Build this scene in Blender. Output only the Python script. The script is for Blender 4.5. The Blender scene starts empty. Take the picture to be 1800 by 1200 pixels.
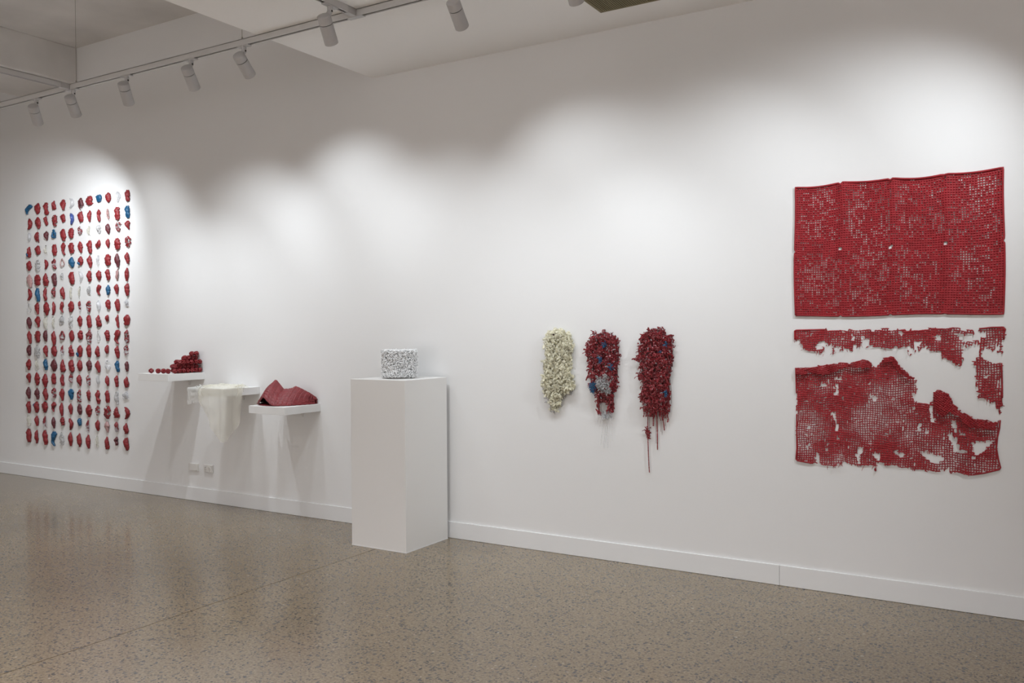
import bpy, bmesh, math, random
import numpy as np
from mathutils import Vector, Matrix, noise

C = bpy.context.scene.collection
SC = bpy.context.scene

# ------------------------------------------------------------------ camera
CAM_F = 1519.4                                   # focal length in pixels of the 1800 x 1200 frame
FW = Vector((-0.518939, 0.854723, -0.012271)).normalized()
RT = Vector((0.854811, 0.518894, -0.006820)).normalized()
UP = RT.cross(FW).normalized()
EYE = Vector((0, 0, 1.5))
cam = bpy.data.cameras.new('camera'); camo = bpy.data.objects.new('camera', cam); C.objects.link(camo)
cam.sensor_width = 36.0; cam.lens = 36.0 * CAM_F / 1800.0
M = Matrix((RT, UP, -FW)).transposed().to_4x4(); M.translation = EYE
camo.matrix_world = M
cam.clip_start = 0.05
SC.camera = camo

# ------------------------------------------------------------------ view, world
SC.view_settings.view_transform = 'Standard'
SC.view_settings.look = 'None'
SC.view_settings.exposure = 0.10
SC.view_settings.gamma = 1.0
SC.view_settings.use_curve_mapping = False
w = bpy.data.worlds.new('world'); SC.world = w; w.use_nodes = True
w.node_tree.nodes['Background'].inputs[0].default_value = (0.9, 0.93, 1.0, 1)
w.node_tree.nodes['Background'].inputs[1].default_value = 0.02

# ------------------------------------------------------------------ room numbers
WY = 5.128            # the long wall stands at this y
ZC = 3.44             # lowered ceiling
ZU = 4.33             # raised slab
XS = -4.347           # where the lowered ceiling ends
TY, TZ = 4.0, 3.40    # track: distance, underside height
XL, XR, YB = -11.6, 3.4, -4.6

BACK_W, MID_W = 600, 180       # two added runs of fill spots, out of the picture
SPOT_COL = (0.89, 0.95, 1.0)
FILL_COL = (0.95, 0.945, 0.985)
# lamps on the tracks: mount x, mount y, axis of the cylinder, axis of the beam, power (W)
LAMPS = [
    (-6.905, TY, (-0.52, 0.55, -0.66), (-0.685, 0.44, -0.585), 155.0),
    (-6.4, TY, (-0.43, 0.6, -0.68), (-0.4404, 0.516, -0.7347), 48.6),
    (-5.735, TY, (-0.4, 0.568, -0.72), (-0.2434, 0.2442, -0.9387), 88.1),
    (-5.02, TY, (-0.345, 0.68, -0.65), (-0.346, 0.457, -0.8194), 66.0),
    (-4.49, TY, (-0.207, 0.78, -0.58), (-0.0165, 0.6183, -0.7858), 47.8),
    (-3.515, 3.775, (-0.245, 0.646, -0.723), (-0.085, 0.532, -0.8425), 62.8),
    (-2.765, TY, (-0.181, 0.8, -0.57), (0.1645, 0.5933, -0.788), 36.8),
    (-2.04, TY, (-0.1, 0.72, -0.68), (-0.1044, 0.2528, -0.9619), 60.9),
    (-0.926, TY, (-0.42, 0.48, -0.77), (-0.4219, 0.4802, -0.769), 39.8),
    (0.291, TY, (-0.59, 0.41, -0.7), (-0.5867, 0.4132, -0.6964), 110.0),
]
SPOT_SIZE, SPOT_BLEND = 91.7, 1.0

# ------------------------------------------------------------------ helpers
def tag(o, label=None, cat=None, group=None, kind=None):
    if label: o['label'] = label
    if cat: o['category'] = cat
    if group: o['group'] = group
    if kind: o['kind'] = kind
    return o

def empty(name, loc, label, cat, group=None):
    o = bpy.data.objects.new(name, None); C.objects.link(o); o.location = loc
    o.empty_display_size = 0.05
    return tag(o, label, cat, group)

def mesh_obj(name, verts, faces, mat, parent=None, smooth=False, loc=None):
    me = bpy.data.meshes.new(name)
    me.from_pydata([tuple(v) for v in verts], [], [tuple(f) for f in faces])
    me.materials.append(mat)
    if smooth:
        me.polygons.foreach_set('use_smooth', [True] * len(me.polygons))
    me.update()
    o = bpy.data.objects.new(name, me); C.objects.link(o)
    if loc is not None: o.location = loc
    if parent: o.parent = parent
    return o

def from_bm(name, bm, mat, parent=None, smooth=False, loc=None):
    bmesh.ops.recalc_face_normals(bm, faces=bm.faces)
    me = bpy.data.meshes.new(name); bm.to_mesh(me); bm.free()
    me.materials.append(mat)
    if smooth: me.polygons.foreach_set('use_smooth', [True] * len(me.polygons))
    o = bpy.data.objects.new(name, me); C.objects.link(o)
    if loc is not None: o.location = loc
    if parent: o.parent = parent
    return o

def add_box(bm, a, b, bev=0.0, seg=2):
    x0, y0, z0 = a; x1, y1, z1 = b
    r = bmesh.ops.create_cube(bm, size=1.0)
    vs = r['verts']
    for v in vs:
        v.co = Vector(((x0 + x1) / 2 + v.co.x * (x1 - x0), (y0 + y1) / 2 + v.co.y * (y1 - y0), (z0 + z1) / 2 + v.co.z * (z1 - z0)))
    if bev > 0:
        es = list({e for v in vs for e in v.link_edges})
        bmesh.ops.bevel(bm, geom=es, offset=bev, segments=seg, affect='EDGES', profile=0.5)

def box(name, a, b, mat, parent=None, bev=0.0, seg=2):
    bm = bmesh.new(); add_box(bm, a, b, bev, seg)
    return from_bm(name, bm, mat, parent)

def add_cyl(bm, p0, p1, r0, r1=None, seg=24, caps=True):
    if r1 is None: r1 = r0
    p0 = Vector(p0); p1 = Vector(p1); d = p1 - p0
    q = Vector((0, 0, 1)).rotation_difference(d.normalized()).to_matrix().to_4x4()
    bmesh.ops.create_cone(bm, cap_ends=caps, segments=seg, radius1=r0, radius2=r1, depth=d.length,
                          matrix=Matrix.Translation((p0 + p1) / 2) @ q)

def add_lathe(bm, prof, origin, axis, seg=32):
    """profile [(radius, distance along the axis)]"""
    origin = Vector(origin); axis = Vector(axis).normalized()
    q = Vector((0, 0, 1)).rotation_difference(axis)
    rings = []
    for r, h in prof:
        rings.append([bm.verts.new(origin + q @ Vector((r * math.cos(2 * math.pi * k / seg), r * math.sin(2 * math.pi * k / seg), h))) for k in range(seg)])
    for a, b in zip(rings, rings[1:]):
        for k in range(seg):
            bm.faces.new((a[k], a[(k + 1) % seg], b[(k + 1) % seg], b[k]))

def tubes(P, R, nside=5, flat=1.0, closed=True):
    """many short tubes at once. P: (n, k, 3) points, R: (n, k) radii; flat squeezes along y."""
    P = np.asarray(P, float); R = np.asarray(R, float)
    n, k, _ = P.shape
    T = np.gradient(P, axis=1)
    T /= np.linalg.norm(T, axis=2, keepdims=True) + 1e-12
    ref = np.zeros_like(T); ref[..., 1] = 1.0
    par = np.abs(T[..., 1]) > 0.9
    ref[par] = (1.0, 0, 0)
    A = np.cross(T, ref); A /= np.linalg.norm(A, axis=2, keepdims=True) + 1e-12
    B = np.cross(T, A)
    ang = np.arange(nside) * 2 * np.pi / nside
    V = P[:, :, None, :] + R[:, :, None, None] * (np.cos(ang)[None, None, :, None] * A[:, :, None, :] + flat * np.sin(ang)[None, None, :, None] * B[:, :, None, :])
    V = V.reshape(-1, 3)
    base = (np.arange(n)[:, None, None] * k + np.arange(k - 1)[None, :, None]) * nside
    j = np.arange(nside)[None, None, :]; j2 = (j + 1) % nside
    Fq = np.stack([base + j, base + j2, base + nside + j2, base + nside + j], -1).reshape(-1, 4)
    faces = Fq.tolist()
    if closed:
        b0 = (np.arange(n) * k * nside)[:, None]
        faces += (b0 + np.arange(nside)[::-1][None]).tolist()
        faces += (b0 + (k - 1) * nside + np.arange(nside)[None]).tolist()
    return V, faces

def merge(parts):
    V = []; F = []; off = 0
    for v, f in parts:
        V.append(np.asarray(v, float).reshape(-1, 3)); F += [[i + off for i in q] for q in f]; off += len(V[-1])
    return np.concatenate(V), F

def wall_pt(px, py, y=WY):
    """the point of the plane y = const that the photograph shows at a pixel"""
    d = FW + RT * ((px - 900) / CAM_F) + UP * ((600 - py) / CAM_F)
    p = EYE + d * (y / d.y)
    return p

def inside(poly, x, z):
    """vectorised even-odd test"""
    poly = np.asarray(poly); x = np.asarray(x); z = np.asarray(z)
    c = np.zeros(x.shape, bool); n = len(poly)
    for i in range(n):
        x1, z1 = poly[i]; x2, z2 = poly[i - 1]
        if z1 == z2: continue
        k = ((z1 > z) != (z2 > z)) & (x < (x2 - x1) * (z - z1) / (z2 - z1) + x1)
        c ^= k
    return c

def vnoise(x, z, s, seed=0):
    return np.array([noise.noise(Vector((a * s + seed * 17.3, b * s - seed * 9.1, seed * 3.7))) for a, b in zip(np.ravel(x), np.ravel(z))]).reshape(np.shape(x))

# ------------------------------------------------------------------ materials
def mat(name, col, rough=0.5, spec=0.5, metal=0.0, bump=0.0, bscale=60.0, var=0.0, vscale=4.0, alpha=1.0, trans=0.0, subs=0.0, coat=0.0):
    m = bpy.data.materials.new(name); m.use_nodes = True
    nt = m.node_tree; b = nt.nodes['Principled BSDF']
    b.inputs['Base Color'].default_value = (*col, 1)
    b.inputs['Roughness'].default_value = rough
    b.inputs['Specular IOR Level'].default_value = spec
    b.inputs['Metallic'].default_value = metal
    b.inputs['Alpha'].default_value = alpha
    b.inputs['Coat Weight'].default_value = coat
    tc = nt.nodes.new('ShaderNodeTexCoord')
    if bump > 0:
        n = nt.nodes.new('ShaderNodeTexNoise'); n.inputs['Scale'].default_value = bscale; n.inputs['Detail'].default_value = 4
        bp = nt.nodes.new('ShaderNodeBump'); bp.inputs['Strength'].default_value = bump; bp.inputs['Distance'].default_value = 0.01
        nt.links.new(tc.outputs['Object'], n.inputs['Vector']); nt.links.new(n.outputs['Fac'], bp.inputs['Height'])
        nt.links.new(bp.outputs['Normal'], b.inputs['Normal'])
    if var > 0:
        n = nt.nodes.new('ShaderNodeTexNoise'); n.inputs['Scale'].default_value = vscale; n.inputs['Detail'].default_value = 5
        r = nt.nodes.new('ShaderNodeValToRGB')
        r.color_ramp.elements[0].position = 0.3; r.color_ramp.elements[1].position = 0.7
        r.color_ramp.elements[0].color = (*[c * (1 - var) for c in col], 1)
        r.color_ramp.elements[1].color = (*[min(1, c * (1 + var)) for c in col], 1)
        nt.links.new(tc.outputs['Object'], n.inputs['Vector']); nt.links.new(n.outputs['Fac'], r.inputs['Fac'])
        nt.links.new(r.outputs['Color'], b.inputs['Base Color'])
    if trans > 0:       # thin sheet: part of the light passes diffusely
        t = nt.nodes.new('ShaderNodeBsdfTranslucent'); t.inputs['Color'].default_value = (*col, 1)
        mx = nt.nodes.new('ShaderNodeMixShader'); mx.inputs['Fac'].default_value = trans
        out = nt.nodes['Material Output']
        nt.links.new(b.outputs[0], mx.inputs[1]); nt.links.new(t.outputs[0], mx.inputs[2]); nt.links.new(mx.outputs[0], out.inputs[0])
        if alpha < 1:
            b.inputs['Alpha'].default_value = 1.0
            tr = nt.nodes.new('ShaderNodeBsdfTransparent'); m2 = nt.nodes.new('ShaderNodeMixShader'); m2.inputs['Fac'].default_value = alpha
            nt.links.new(tr.outputs[0], m2.inputs[1]); nt.links.new(mx.outputs[0], m2.inputs[2]); nt.links.new(m2.outputs[0], out.inputs[0])
    return m

M_WALL = mat('white_wall_paint', (0.80, 0.795, 0.79), 0.75, 0.25, bump=0.12, bscale=9.0)
M_CEIL = mat('white_ceiling_paint', (0.93, 0.92, 0.91), 0.85, 0.2)
M_SLAB = mat('raw_painted_concrete', (0.74, 0.72, 0.70), 0.85, 0.2, bump=0.2, bscale=5, var=0.10, vscale=1.6)
M_BASE = mat('baseboard_paint', (0.80, 0.80, 0.80), 0.4, 0.4)
M_BACK = mat('white_back_wall_paint', (0.80, 0.79, 0.78), 0.8, 0.2)
M_PLINTH = mat('plinth_paint', (0.78, 0.765, 0.745), 0.55, 0.35, bump=0.04, bscale=20)
M_SHELF = mat('shelf_paint', (0.80, 0.795, 0.785), 0.5, 0.35)
M_TRACK = mat('track_white_enamel', (0.58, 0.57, 0.56), 0.4, 0.4)
M_SLOT = mat('track_slot_black', (0.05, 0.045, 0.04), 0.6, 0.3)
M_LAMP = mat('lamp_white_enamel', (0.50, 0.49, 0.49), 0.45, 0.4)
M_DARK = mat('dark_gap', (0.04, 0.037, 0.035), 0.6, 0.3)
M_WIRE = mat('steel_wire', (0.45, 0.43, 0.40), 0.4, 0.5, metal=0.6)
M_VENT = mat('olive_bronze_grille', (0.25, 0.21, 0.12), 0.5, 0.5, metal=0.3)
M_VENTB = mat('vent_dark_throat', (0.05, 0.045, 0.03), 0.8, 0.1)
M_PLAST = mat('outlet_plastic', (0.72, 0.70, 0.67), 0.35, 0.5)
M_RED = mat('crimson_rubber', (0.225, 0.018, 0.022), 0.38, 0.4, bump=0.35, bscale=180, var=0.16, vscale=30)
M_RED2 = mat('brick_red_rubber', (0.21, 0.022, 0.027), 0.38, 0.5, bump=0.35, bscale=180, var=0.14, vscale=30)
M_NET = mat('crimson_mat_rubber', (0.305, 0.017, 0.024), 0.45, 0.3, var=0.14, vscale=18)
M_MAROON = mat('dark_maroon_rubber', (0.105, 0.018, 0.024), 0.4, 0.5, bump=0.35, bscale=180, var=0.2, vscale=30)
M_PINK = mat('dusty_pink_plastic', (0.42, 0.25, 0.24), 0.35, 0.5, var=0.2, vscale=30)
M_BLUE = mat('teal_blue_rubber', (0.008, 0.082, 0.180), 0.35, 0.5, bump=0.3, bscale=180, var=0.18, vscale=30)
M_VIOLET = mat('violet_blue_rubber', (0.05, 0.08, 0.26), 0.35, 0.5, var=0.18, vscale=30)
M_CLEAR = mat('milky_clear_plastic', (0.80, 0.80, 0.82), 0.18, 0.6, alpha=0.42, trans=0.35)
M_GREYCL = mat('grey_clear_plastic', (0.62, 0.61, 0.61), 0.15, 0.7, alpha=0.5, trans=0.25)
M_CREAMCL = mat('ivory_clear_plastic', (0.82, 0.80, 0.72), 0.25, 0.5, alpha=0.40, trans=0.35)
M_CREAM = mat('cream_foam', (0.98, 0.95, 0.80), 0.55, 0.3, trans=0.45, alpha=0.72)
M_CLOTH = mat('cream_sheer_cloth', (0.88, 0.85, 0.74), 0.7, 0.2, alpha=0.44, trans=0.25, bump=0.3, bscale=260)
M_FILM = mat('white_sheer_film', (0.84, 0.84, 0.82), 0.35, 0.5, alpha=0.80, trans=0.4)
M_PELLET = mat('white_curl_plaster', (0.86, 0.86, 0.86), 0.6, 0.3)
M_SHRED = mat('glossy_crimson_shreds', (0.215, 0.017, 0.024), 0.24, 0.6, var=0.35, vscale=45)
M_PIN = mat('pin_dark_steel', (0.06, 0.04, 0.03), 0.4, 0.5, metal=0.5)

def floor_material():
    m = bpy.data.materials.new('polished_aggregate_concrete'); m.use_nodes = True
    nt = m.node_tree; N = nt.nodes.new; L = nt.links.new
    b = nt.nodes['Principled BSDF']
    tc = N('ShaderNodeTexCoord')
    def ramp(src, stops):
        r = N('ShaderNodeValToRGB')
        while len(r.color_ramp.elements) < len(stops): r.color_ramp.elements.new(0.5)
        for e, (p, c) in zip(r.color_ramp.elements, stops): e.position = p; e.color = (*c, 1) if len(c) == 3 else c
        L(src, r.inputs['Fac']); return r
    big = N('ShaderNodeTexNoise'); big.inputs['Scale'].default_value = 1.1; big.inputs['Detail'].default_value = 6
    L(tc.outputs['Object'], big.inputs['Vector'])
    fine = N('ShaderNodeTexNoise'); fine.inputs['Scale'].default_value = 75; fine.inputs['Detail'].default_value = 6; fine.inputs['Roughness'].default_value = 0.7
    L(tc.outputs['Object'], fine.inputs['Vector'])
    r1 = ramp(fine.outputs['Fac'], [(0.32, (0.150, 0.112, 0.072)), (0.50, (0.245, 0.192, 0.128)), (0.70, (0.345, 0.274, 0.184))])
    r0 = ramp(big.outputs['Fac'], [(0.3, (0.86, 0.86, 0.86)), (0.7, (1.08, 1.07, 1.05))])
    mul = N('ShaderNodeMixRGB'); mul.blend_type = 'MULTIPLY'; mul.inputs[0].default_value = 1
    L(r1.outputs[0], mul.inputs[1]); L(r0.outputs[0], mul.inputs[2])
    prev = mul.outputs[0]
    # stone chips of three sizes
    warp = N('ShaderNodeTexNoise'); warp.inputs['Scale'].default_value = 22; warp.inputs['Detail'].default_value = 3
    L(tc.outputs['Object'], warp.inputs['Vector'])
    wm = N('ShaderNodeMixRGB'); wm.inputs[0].default_value = 0.035
    L(tc.outputs['Object'], wm.inputs[1]); L(warp.outputs['Color'], wm.inputs[2])
    for sc, rad, thr, cols in [(74, 0.38, 0.60, [(0.035, 0.037, 0.042), (0.085, 0.08, 0.07)]),
                               (46, 0.36, 0.70, [(0.030, 0.033, 0.042), (0.075, 0.078, 0.085)]),
                               (47, 0.26, 0.955, [(0.40, 0.36, 0.30), (0.33, 0.25, 0.16)])]:
        v = N('ShaderNodeTexVoronoi'); v.inputs['Scale'].default_value = sc; v.inputs['Randomness'].default_value = 1
        L(wm.outputs[0], v.inputs['Vector'])
        inside_ = ramp(v.outputs['Distance'], [(rad - 0.05, (1, 1, 1)), (rad + 0.03, (0, 0, 0))])
        sep = N('ShaderNodeSeparateColor'); L(v.outputs['Color'], sep.inputs[0])
        gate = N('ShaderNodeMath'); gate.operation = 'GREATER_THAN'; gate.inputs[1].default_value = thr; L(sep.outputs[0], gate.inputs[0])
        k = N('ShaderNodeMath'); k.operation = 'MULTIPLY'; L(inside_.outputs[0], k.inputs[0]); L(gate.outputs[0], k.inputs[1])
        k2 = N('ShaderNodeMath'); k2.operation = 'MULTIPLY'; k2.inputs[1].default_value = 0.85; L(k.outputs[0], k2.inputs[0])
        cr = ramp(sep.outputs[1], [(0.2, cols[0]), (0.9, cols[1])])
        mx = N('ShaderNodeMixRGB'); L(k2.outputs[0], mx.inputs[0]); L(prev, mx.inputs[1]); L(cr.outputs[0], mx.inputs[2])
        prev = mx.outputs[0]
    L(prev, b.inputs['Base Color'])
    rr = ramp(fine.outputs['Fac'], [(0.3, (0.13, 0.13, 0.13)), (0.7, (0.20, 0.20, 0.20))])
    L(rr.outputs[0], b.inputs['Roughness'])
    b.inputs['Specular IOR Level'].default_value = 0.60
    bp = N('ShaderNodeBump'); bp.inputs['Strength'].default_value = 0.10; bp.inputs['Distance'].default_value = 0.004
    bn = N('ShaderNodeTexNoise'); bn.inputs['Scale'].default_value = 14; bn.inputs['Detail'].default_value = 5
    L(tc.outputs['Object'], bn.inputs['Vector']); L(bn.outputs['Fac'], bp.inputs['Height']); L(bp.outputs['Normal'], b.inputs['Normal'])
    return m
M_FLOOR = floor_material()

# ------------------------------------------------------------------ the room
JX = -3.905     # saw cut in the slab
bm = bmesh.new()
add_box(bm, (XL - .2, YB - .2, -0.15), (JX - 0.0028, WY + .2, 0)); add_box(bm, (JX + 0.0028, YB - .2, -0.15), (XR + .2, WY + .2, 0))
add_box(bm, (JX - 0.0028, YB - .2, -0.15), (JX + 0.0028, WY + .2, -0.012))
tag(from_bm('floor', bm, M_FLOOR), kind='structure')
tag(box('wall_back', (XL - .2, WY, 0), (XR + .2, WY + .2, ZU + .2), M_WALL), kind='structure')
tag(box('wall_left', (XL - .2, YB, 0), (XL, WY, ZU + .2), M_WALL), kind='structure')
tag(box('wall_right', (XR, YB, 0), (XR + .2, WY, ZU + .2), M_WALL), kind='structure')
tag(box('wall_front', (XL - .2, YB - .2, 0), (XR + .2, YB, ZU + .2), M_BACK), kind='structure')
tag(box('ceiling', (XS, YB, ZC), (XR, WY, ZU + .2), M_CEIL), kind='structure')
tag(box('ceiling', (XL, YB, ZU), (XS, WY, ZU + .2), M_SLAB), kind='structure')
tag(box('trim_1', (-9.08, YB, 3.978), (-8.142, WY, ZU), M_SLAB, bev=0.006), kind='structure')   # concrete beam
BB = 0.1194
bm = bmesh.new()
add_box(bm, (XL, WY - .012, 0.001), (-1.2875, WY, BB), 0.002); add_box(bm, (-1.286, WY - .012, 0.001), (XR, WY, BB), 0.002)
tag(from_bm('baseboard_back', bm, M_BASE), kind='structure')

# ------------------------------------------------------------------ track lights
def track(name_label, p0, p1, group=None):
    """a square channel rail, slot facing down, from p0 to p1 (points on its underside centre line)"""
    p0 = Vector(p0); p1 = Vector(p1)
    root = empty('lighting_track', p0, name_label, 'lighting track', group)
    L_ = (p1 - p0); ln = L_.length; ang = math.atan2(L_.y, L_.x)
    R_ = Matrix.Rotation(ang, 4, 'Z'); hw, h = 0.018, 0.040
    bm = bmesh.new()
    add_box(bm, (0, -hw, 0.004), (ln, -hw + .004, h)); add_box(bm, (0, hw - .004, 0.004), (ln, hw, h))
    add_box(bm, (0, -hw, h - .004), (ln, hw, h - .0005))
    add_box(bm, (0, -hw, 0), (ln, -.010, .004)); add_box(bm, (0, .010, 0), (ln, hw, .004))
    bmesh.ops.transform(bm, matrix=R_, verts=bm.verts)
    from_bm('rail', bm, M_TRACK, root)
    bm = bmesh.new(); add_box(bm, (0.002, -.0138, .012), (ln - .002, .0138, .030))
    bmesh.ops.transform(bm, matrix=R_, verts=bm.verts)
    from_bm('conductor_slot', bm, M_SLOT, root)['label'] = 'black slot along the underside'
    return root
main_track = track('long white lighting track running parallel to the gallery wall', (XL + .3, TY, TZ), (2.6, TY, TZ))
CTX = (-3.515, -6.435)
cross = track('short white cross track joining the long track under the lowered ceiling', (CTX[0], TY - 3.37, TZ), (CTX[0], TY - .0195, TZ), None)
cross2 = track('white cross track hung below the raised slab at the far left', (CTX[1], TY - 3.37, TZ), (CTX[1], TY - .0195, TZ), None)
for cx, par in ((CTX[0], cross), (CTX[1], cross2)):
    bm = bmesh.new(); add_box(bm, (cx - .06, TY - .019, TZ - .004), (cx + .06, TY + .019, TZ - .0004), .001)
    add_box(bm, (cx - .019, TY - .09, TZ - .002), (cx + .019, TY - .0185, TZ + .0395), .001)
    j = from_bm('tee_connector', bm, M_LAMP, par); j.matrix_parent_inverse = Matrix.Translation(-par.location)
for sx, sz in ((-6.362, ZU), (-4.507, ZU)):
    bm = bmesh.new(); add_cyl(bm, (sx, TY, TZ + .038), (sx, TY, sz), .0022, seg=8); add_cyl(bm, (sx, TY, TZ + .038), (sx, TY, TZ + .06), .006, seg=12)
    s = from_bm('suspension_wire', bm, M_WIRE, main_track); s.matrix_parent_inverse = Matrix.Translation(-main_track.location)

def lamp(x, y, d, power, label, group='spotlights on the tracks', along=0, size=None, beam=None):
    d = Vector(d).normalized()
    root = empty('track_spotlight', (x, y, TZ), label, 'spotlight', group)
    # everything in coordinates local to the mount
    bm = bmesh.new()
    if along == 0: add_box(bm, (-.055, -.017, -.009), (.055, .017, .001), .003)
    else: add_box(bm, (-.017, -.055, -.009), (.017, .055, .001), .003)
    from_bm('adapter', bm, M_LAMP, root)
    G = Vector((-.012, -.01, -.100)) if along == 0 else Vector((.077 * 0 + .0, -.035, -.118))
    top = G - d * .05
    bm = bmesh.new(); add_cyl(bm, (0, 0, -.008), (0, 0, -.040), .017, .015, 20)
    add_cyl(bm, (0, 0, -.036), tuple(G - d * .022 ), .015, .013, 16)
    from_bm('stem', bm, M_LAMP, root, smooth=False)
    bm = bmesh.new(); add_cyl(bm, (-.0165, 0, -.036), (.0165, 0, -.036), .006, seg=14)
    from_bm('knuckle_screw', bm, M_DARK, root)['label'] = 'dark pivot screw in the stem'
    bm = bmesh.new()
    add_lathe(bm, [(0, 0), (.034, 0), (.038, .002), (.040, .006), (.040, .0478), (.0365, .0480), (.0365, .0522), (.040, .0524), (.040, .135)], top, d, 40)
    h = from_bm('lamp_head', bm, M_LAMP, root); 
    for p in h.data.polygons: p.use_smooth = True
    es = h.modifiers.new('edge', 'EDGE_SPLIT'); es.split_angle = math.radians(40)
    bm = bmesh.new()
    add_lathe(bm, [(.040, .1352), (.0405, .136), (.0405, .169), (.0395, .170), (.033, .170), (.031, .160), (.028, .135), (.0, .130)], top, d, 40)
    bm2 = bmesh.new(); add_lathe(bm2, [(.0365, .0478), (.0379, .0482), (.0379, .0518), (.0365, .0522)], top, d, 40)
    from_bm('shadow_gap_ring', bm2, M_DARK, root, smooth=True)['label'] = 'dark seam around the cylinder'
    f = from_bm('front_bezel', bm, M_LAMP, root, smooth=True); es = f.modifiers.new('edge', 'EDGE_SPLIT'); es.split_angle = math.radians(40)
    li = bpy.data.lights.new('spot_beam', 'SPOT'); li.energy = power; li.color = FILL_COL if size else SPOT_COL
    li.spot_size = math.radians(size or SPOT_SIZE); li.spot_blend = SPOT_BLEND; li.shadow_soft_size = .022
    lo = bpy.data.objects.new('spot_beam', li); C.objects.link(lo); lo.parent = root
    lo.location = top + d * .176
    bd = Vector(beam or d).normalized()
    lo.rotation_euler = bd.to_track_quat('-Z', 'Y').to_euler()
    return root

LNAMES = ['white cylinder spotlight on the long track, farthest left of all',
          'white cylinder spotlight beside the left cross track junction',
          'white cylinder spotlight on the long track, third from the left',
          'white cylinder spotlight on the long track, fourth from the left',
          'white cylinder spotlight just before the edge of the lowered ceiling, tilted most',
          'white cylinder spotlight hanging from the short cross track in front of the junction',
          'white cylinder spotlight cut by the top of the photo, left of the grille',
          'white spotlight of which only the lower rim shows beside the ceiling grille',
          'white cylinder spotlight on the long track above the complete red mat',
          'white cylinder spotlight on the long track at the far right end']
for i, (x, y, d, bd, p) in enumerate(LAMPS):
    lamp(x, y, d, p, LNAMES[i], along=1 if i == 5 else 0, beam=bd)
# two unseen runs added as ambient fill: over the open floor, and opposite
track('added unseen track carrying fill spots on the opposite side of the gallery', (-10.5, -2.6, TZ), (2.6, -2.6, TZ))
track('added unseen track carrying fill spots over the middle of the gallery floor', (-10.5, 0.6, TZ), (2.6, 0.6, TZ))
NTH = ['first', 'second', 'third', 'fourth', 'fifth', 'sixth', 'seventh', 'eighth']
for i in range(6):
    lamp(-9.6 + 2.1 * i, -2.6, (0, -.45, -.9), BACK_W * (.55 + .18 * i), NTH[i] + ' added unseen fill spot of the run lighting the opposite side of the gallery', 'added fill spots on the opposite track', size=110)
for i in range(7):
    lamp(-9.8 + 1.9 * i, 0.6, (0, .12, -.99), MID_W, NTH[i] + ' added unseen fill spot of the run over the open floor', 'added fill spots on the middle track', size=120)

# ceiling grille
vg = empty('ceiling_vent', (-2.274, 4.815, ZC), 'olive bronze slatted air grille let into the white ceiling', 'air vent')
bm = bmesh.new(); Wv, Dv = 1.35, .62
add_box(bm, (-.0, -.012, -.006), (Wv, 0, .004)); add_box(bm, (0, -Dv, -.006), (Wv, -Dv + .012, .004))
add_box(bm, (0, -Dv, -.006), (.012, 0, .004)); add_box(bm, (Wv - .012, -Dv, -.006), (Wv, 0, .004))
from_bm('vent_frame', bm, M_VENT, vg)
bm = bmesh.new()
for k in range(int(Wv / .0135)):
    x0 = .012 + k * .0135
    add_box(bm, (x0, -Dv + .012, -.005), (x0 + .0085, -.012, .004))
from_bm('vent_slats', bm, M_VENT, vg)
box('vent_throat', (.005, -Dv + .005, -.0015), (Wv - .005, -.005, -.0002), M_VENTB, vg)

# ------------------------------------------------------------------ wall plates
def plate(x0, x1, z0, z1, label, double):
    r = empty('power_outlet' if double else 'blank_wall_plate', (x0, WY, z0), label, 'power outlet' if double else 'wall plate')
    W_, H_ = x1 - x0, z1 - z0
    bm = bmesh.new(); add_box(bm, (0, -.012, 0), (W_, 0, H_), .003, 2); from_bm('surround', bm, M_PLAST, r)
    bm = bmesh.new(); add_box(bm, (.006, -.017, .004), (W_ - .006, -.012, H_ - .004), .002, 2); from_bm('face_plate', bm, M_PLAST, r)
    if double:
        for cx in (W_ * .22, W_ * .66):
            bm = bmesh.new(); add_cyl(bm, (cx, -.017, H_ * .70), (cx, -.024, H_ * .70), .0085, .007, 20); from_bm('rocker_switch', bm, M_PLAST, r)
        for cx in (W_ * .27, W_ * .73):
            bm = bmesh.new()
            add_box(bm, (cx - .0012, -.0176, H_ * .16), (cx + .0012, -.0168, H_ * .26))
            for s in (-1, 1):
                b2 = bmesh.new(); add_box(b2, (-.0012, -.0176, -.004), (.0012, -.0168, .004))
                bmesh.ops.transform(b2, matrix=Matrix.Translation((cx + s * .007, 0, H_ * .40)) @ Matrix.Rotation(s * .5, 4, 'Y'), verts=b2.verts)
                me = bpy.data.meshes.new('t'); b2.to_mesh(me); b2.free(); bm.from_mesh(me); bpy.data.meshes.remove(me)
            from_bm('socket_slots', bm, M_DARK, r)['label'] = 'dark pin slots of one socket'
    return r
plate(-6.517, -6.385, .268, .337, 'blank white wall plate low on the wall under the left shelf', False)
plate(-6.314, -6.196, .266, .336, 'double power outlet with two round switches low on the wall', True)

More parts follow.
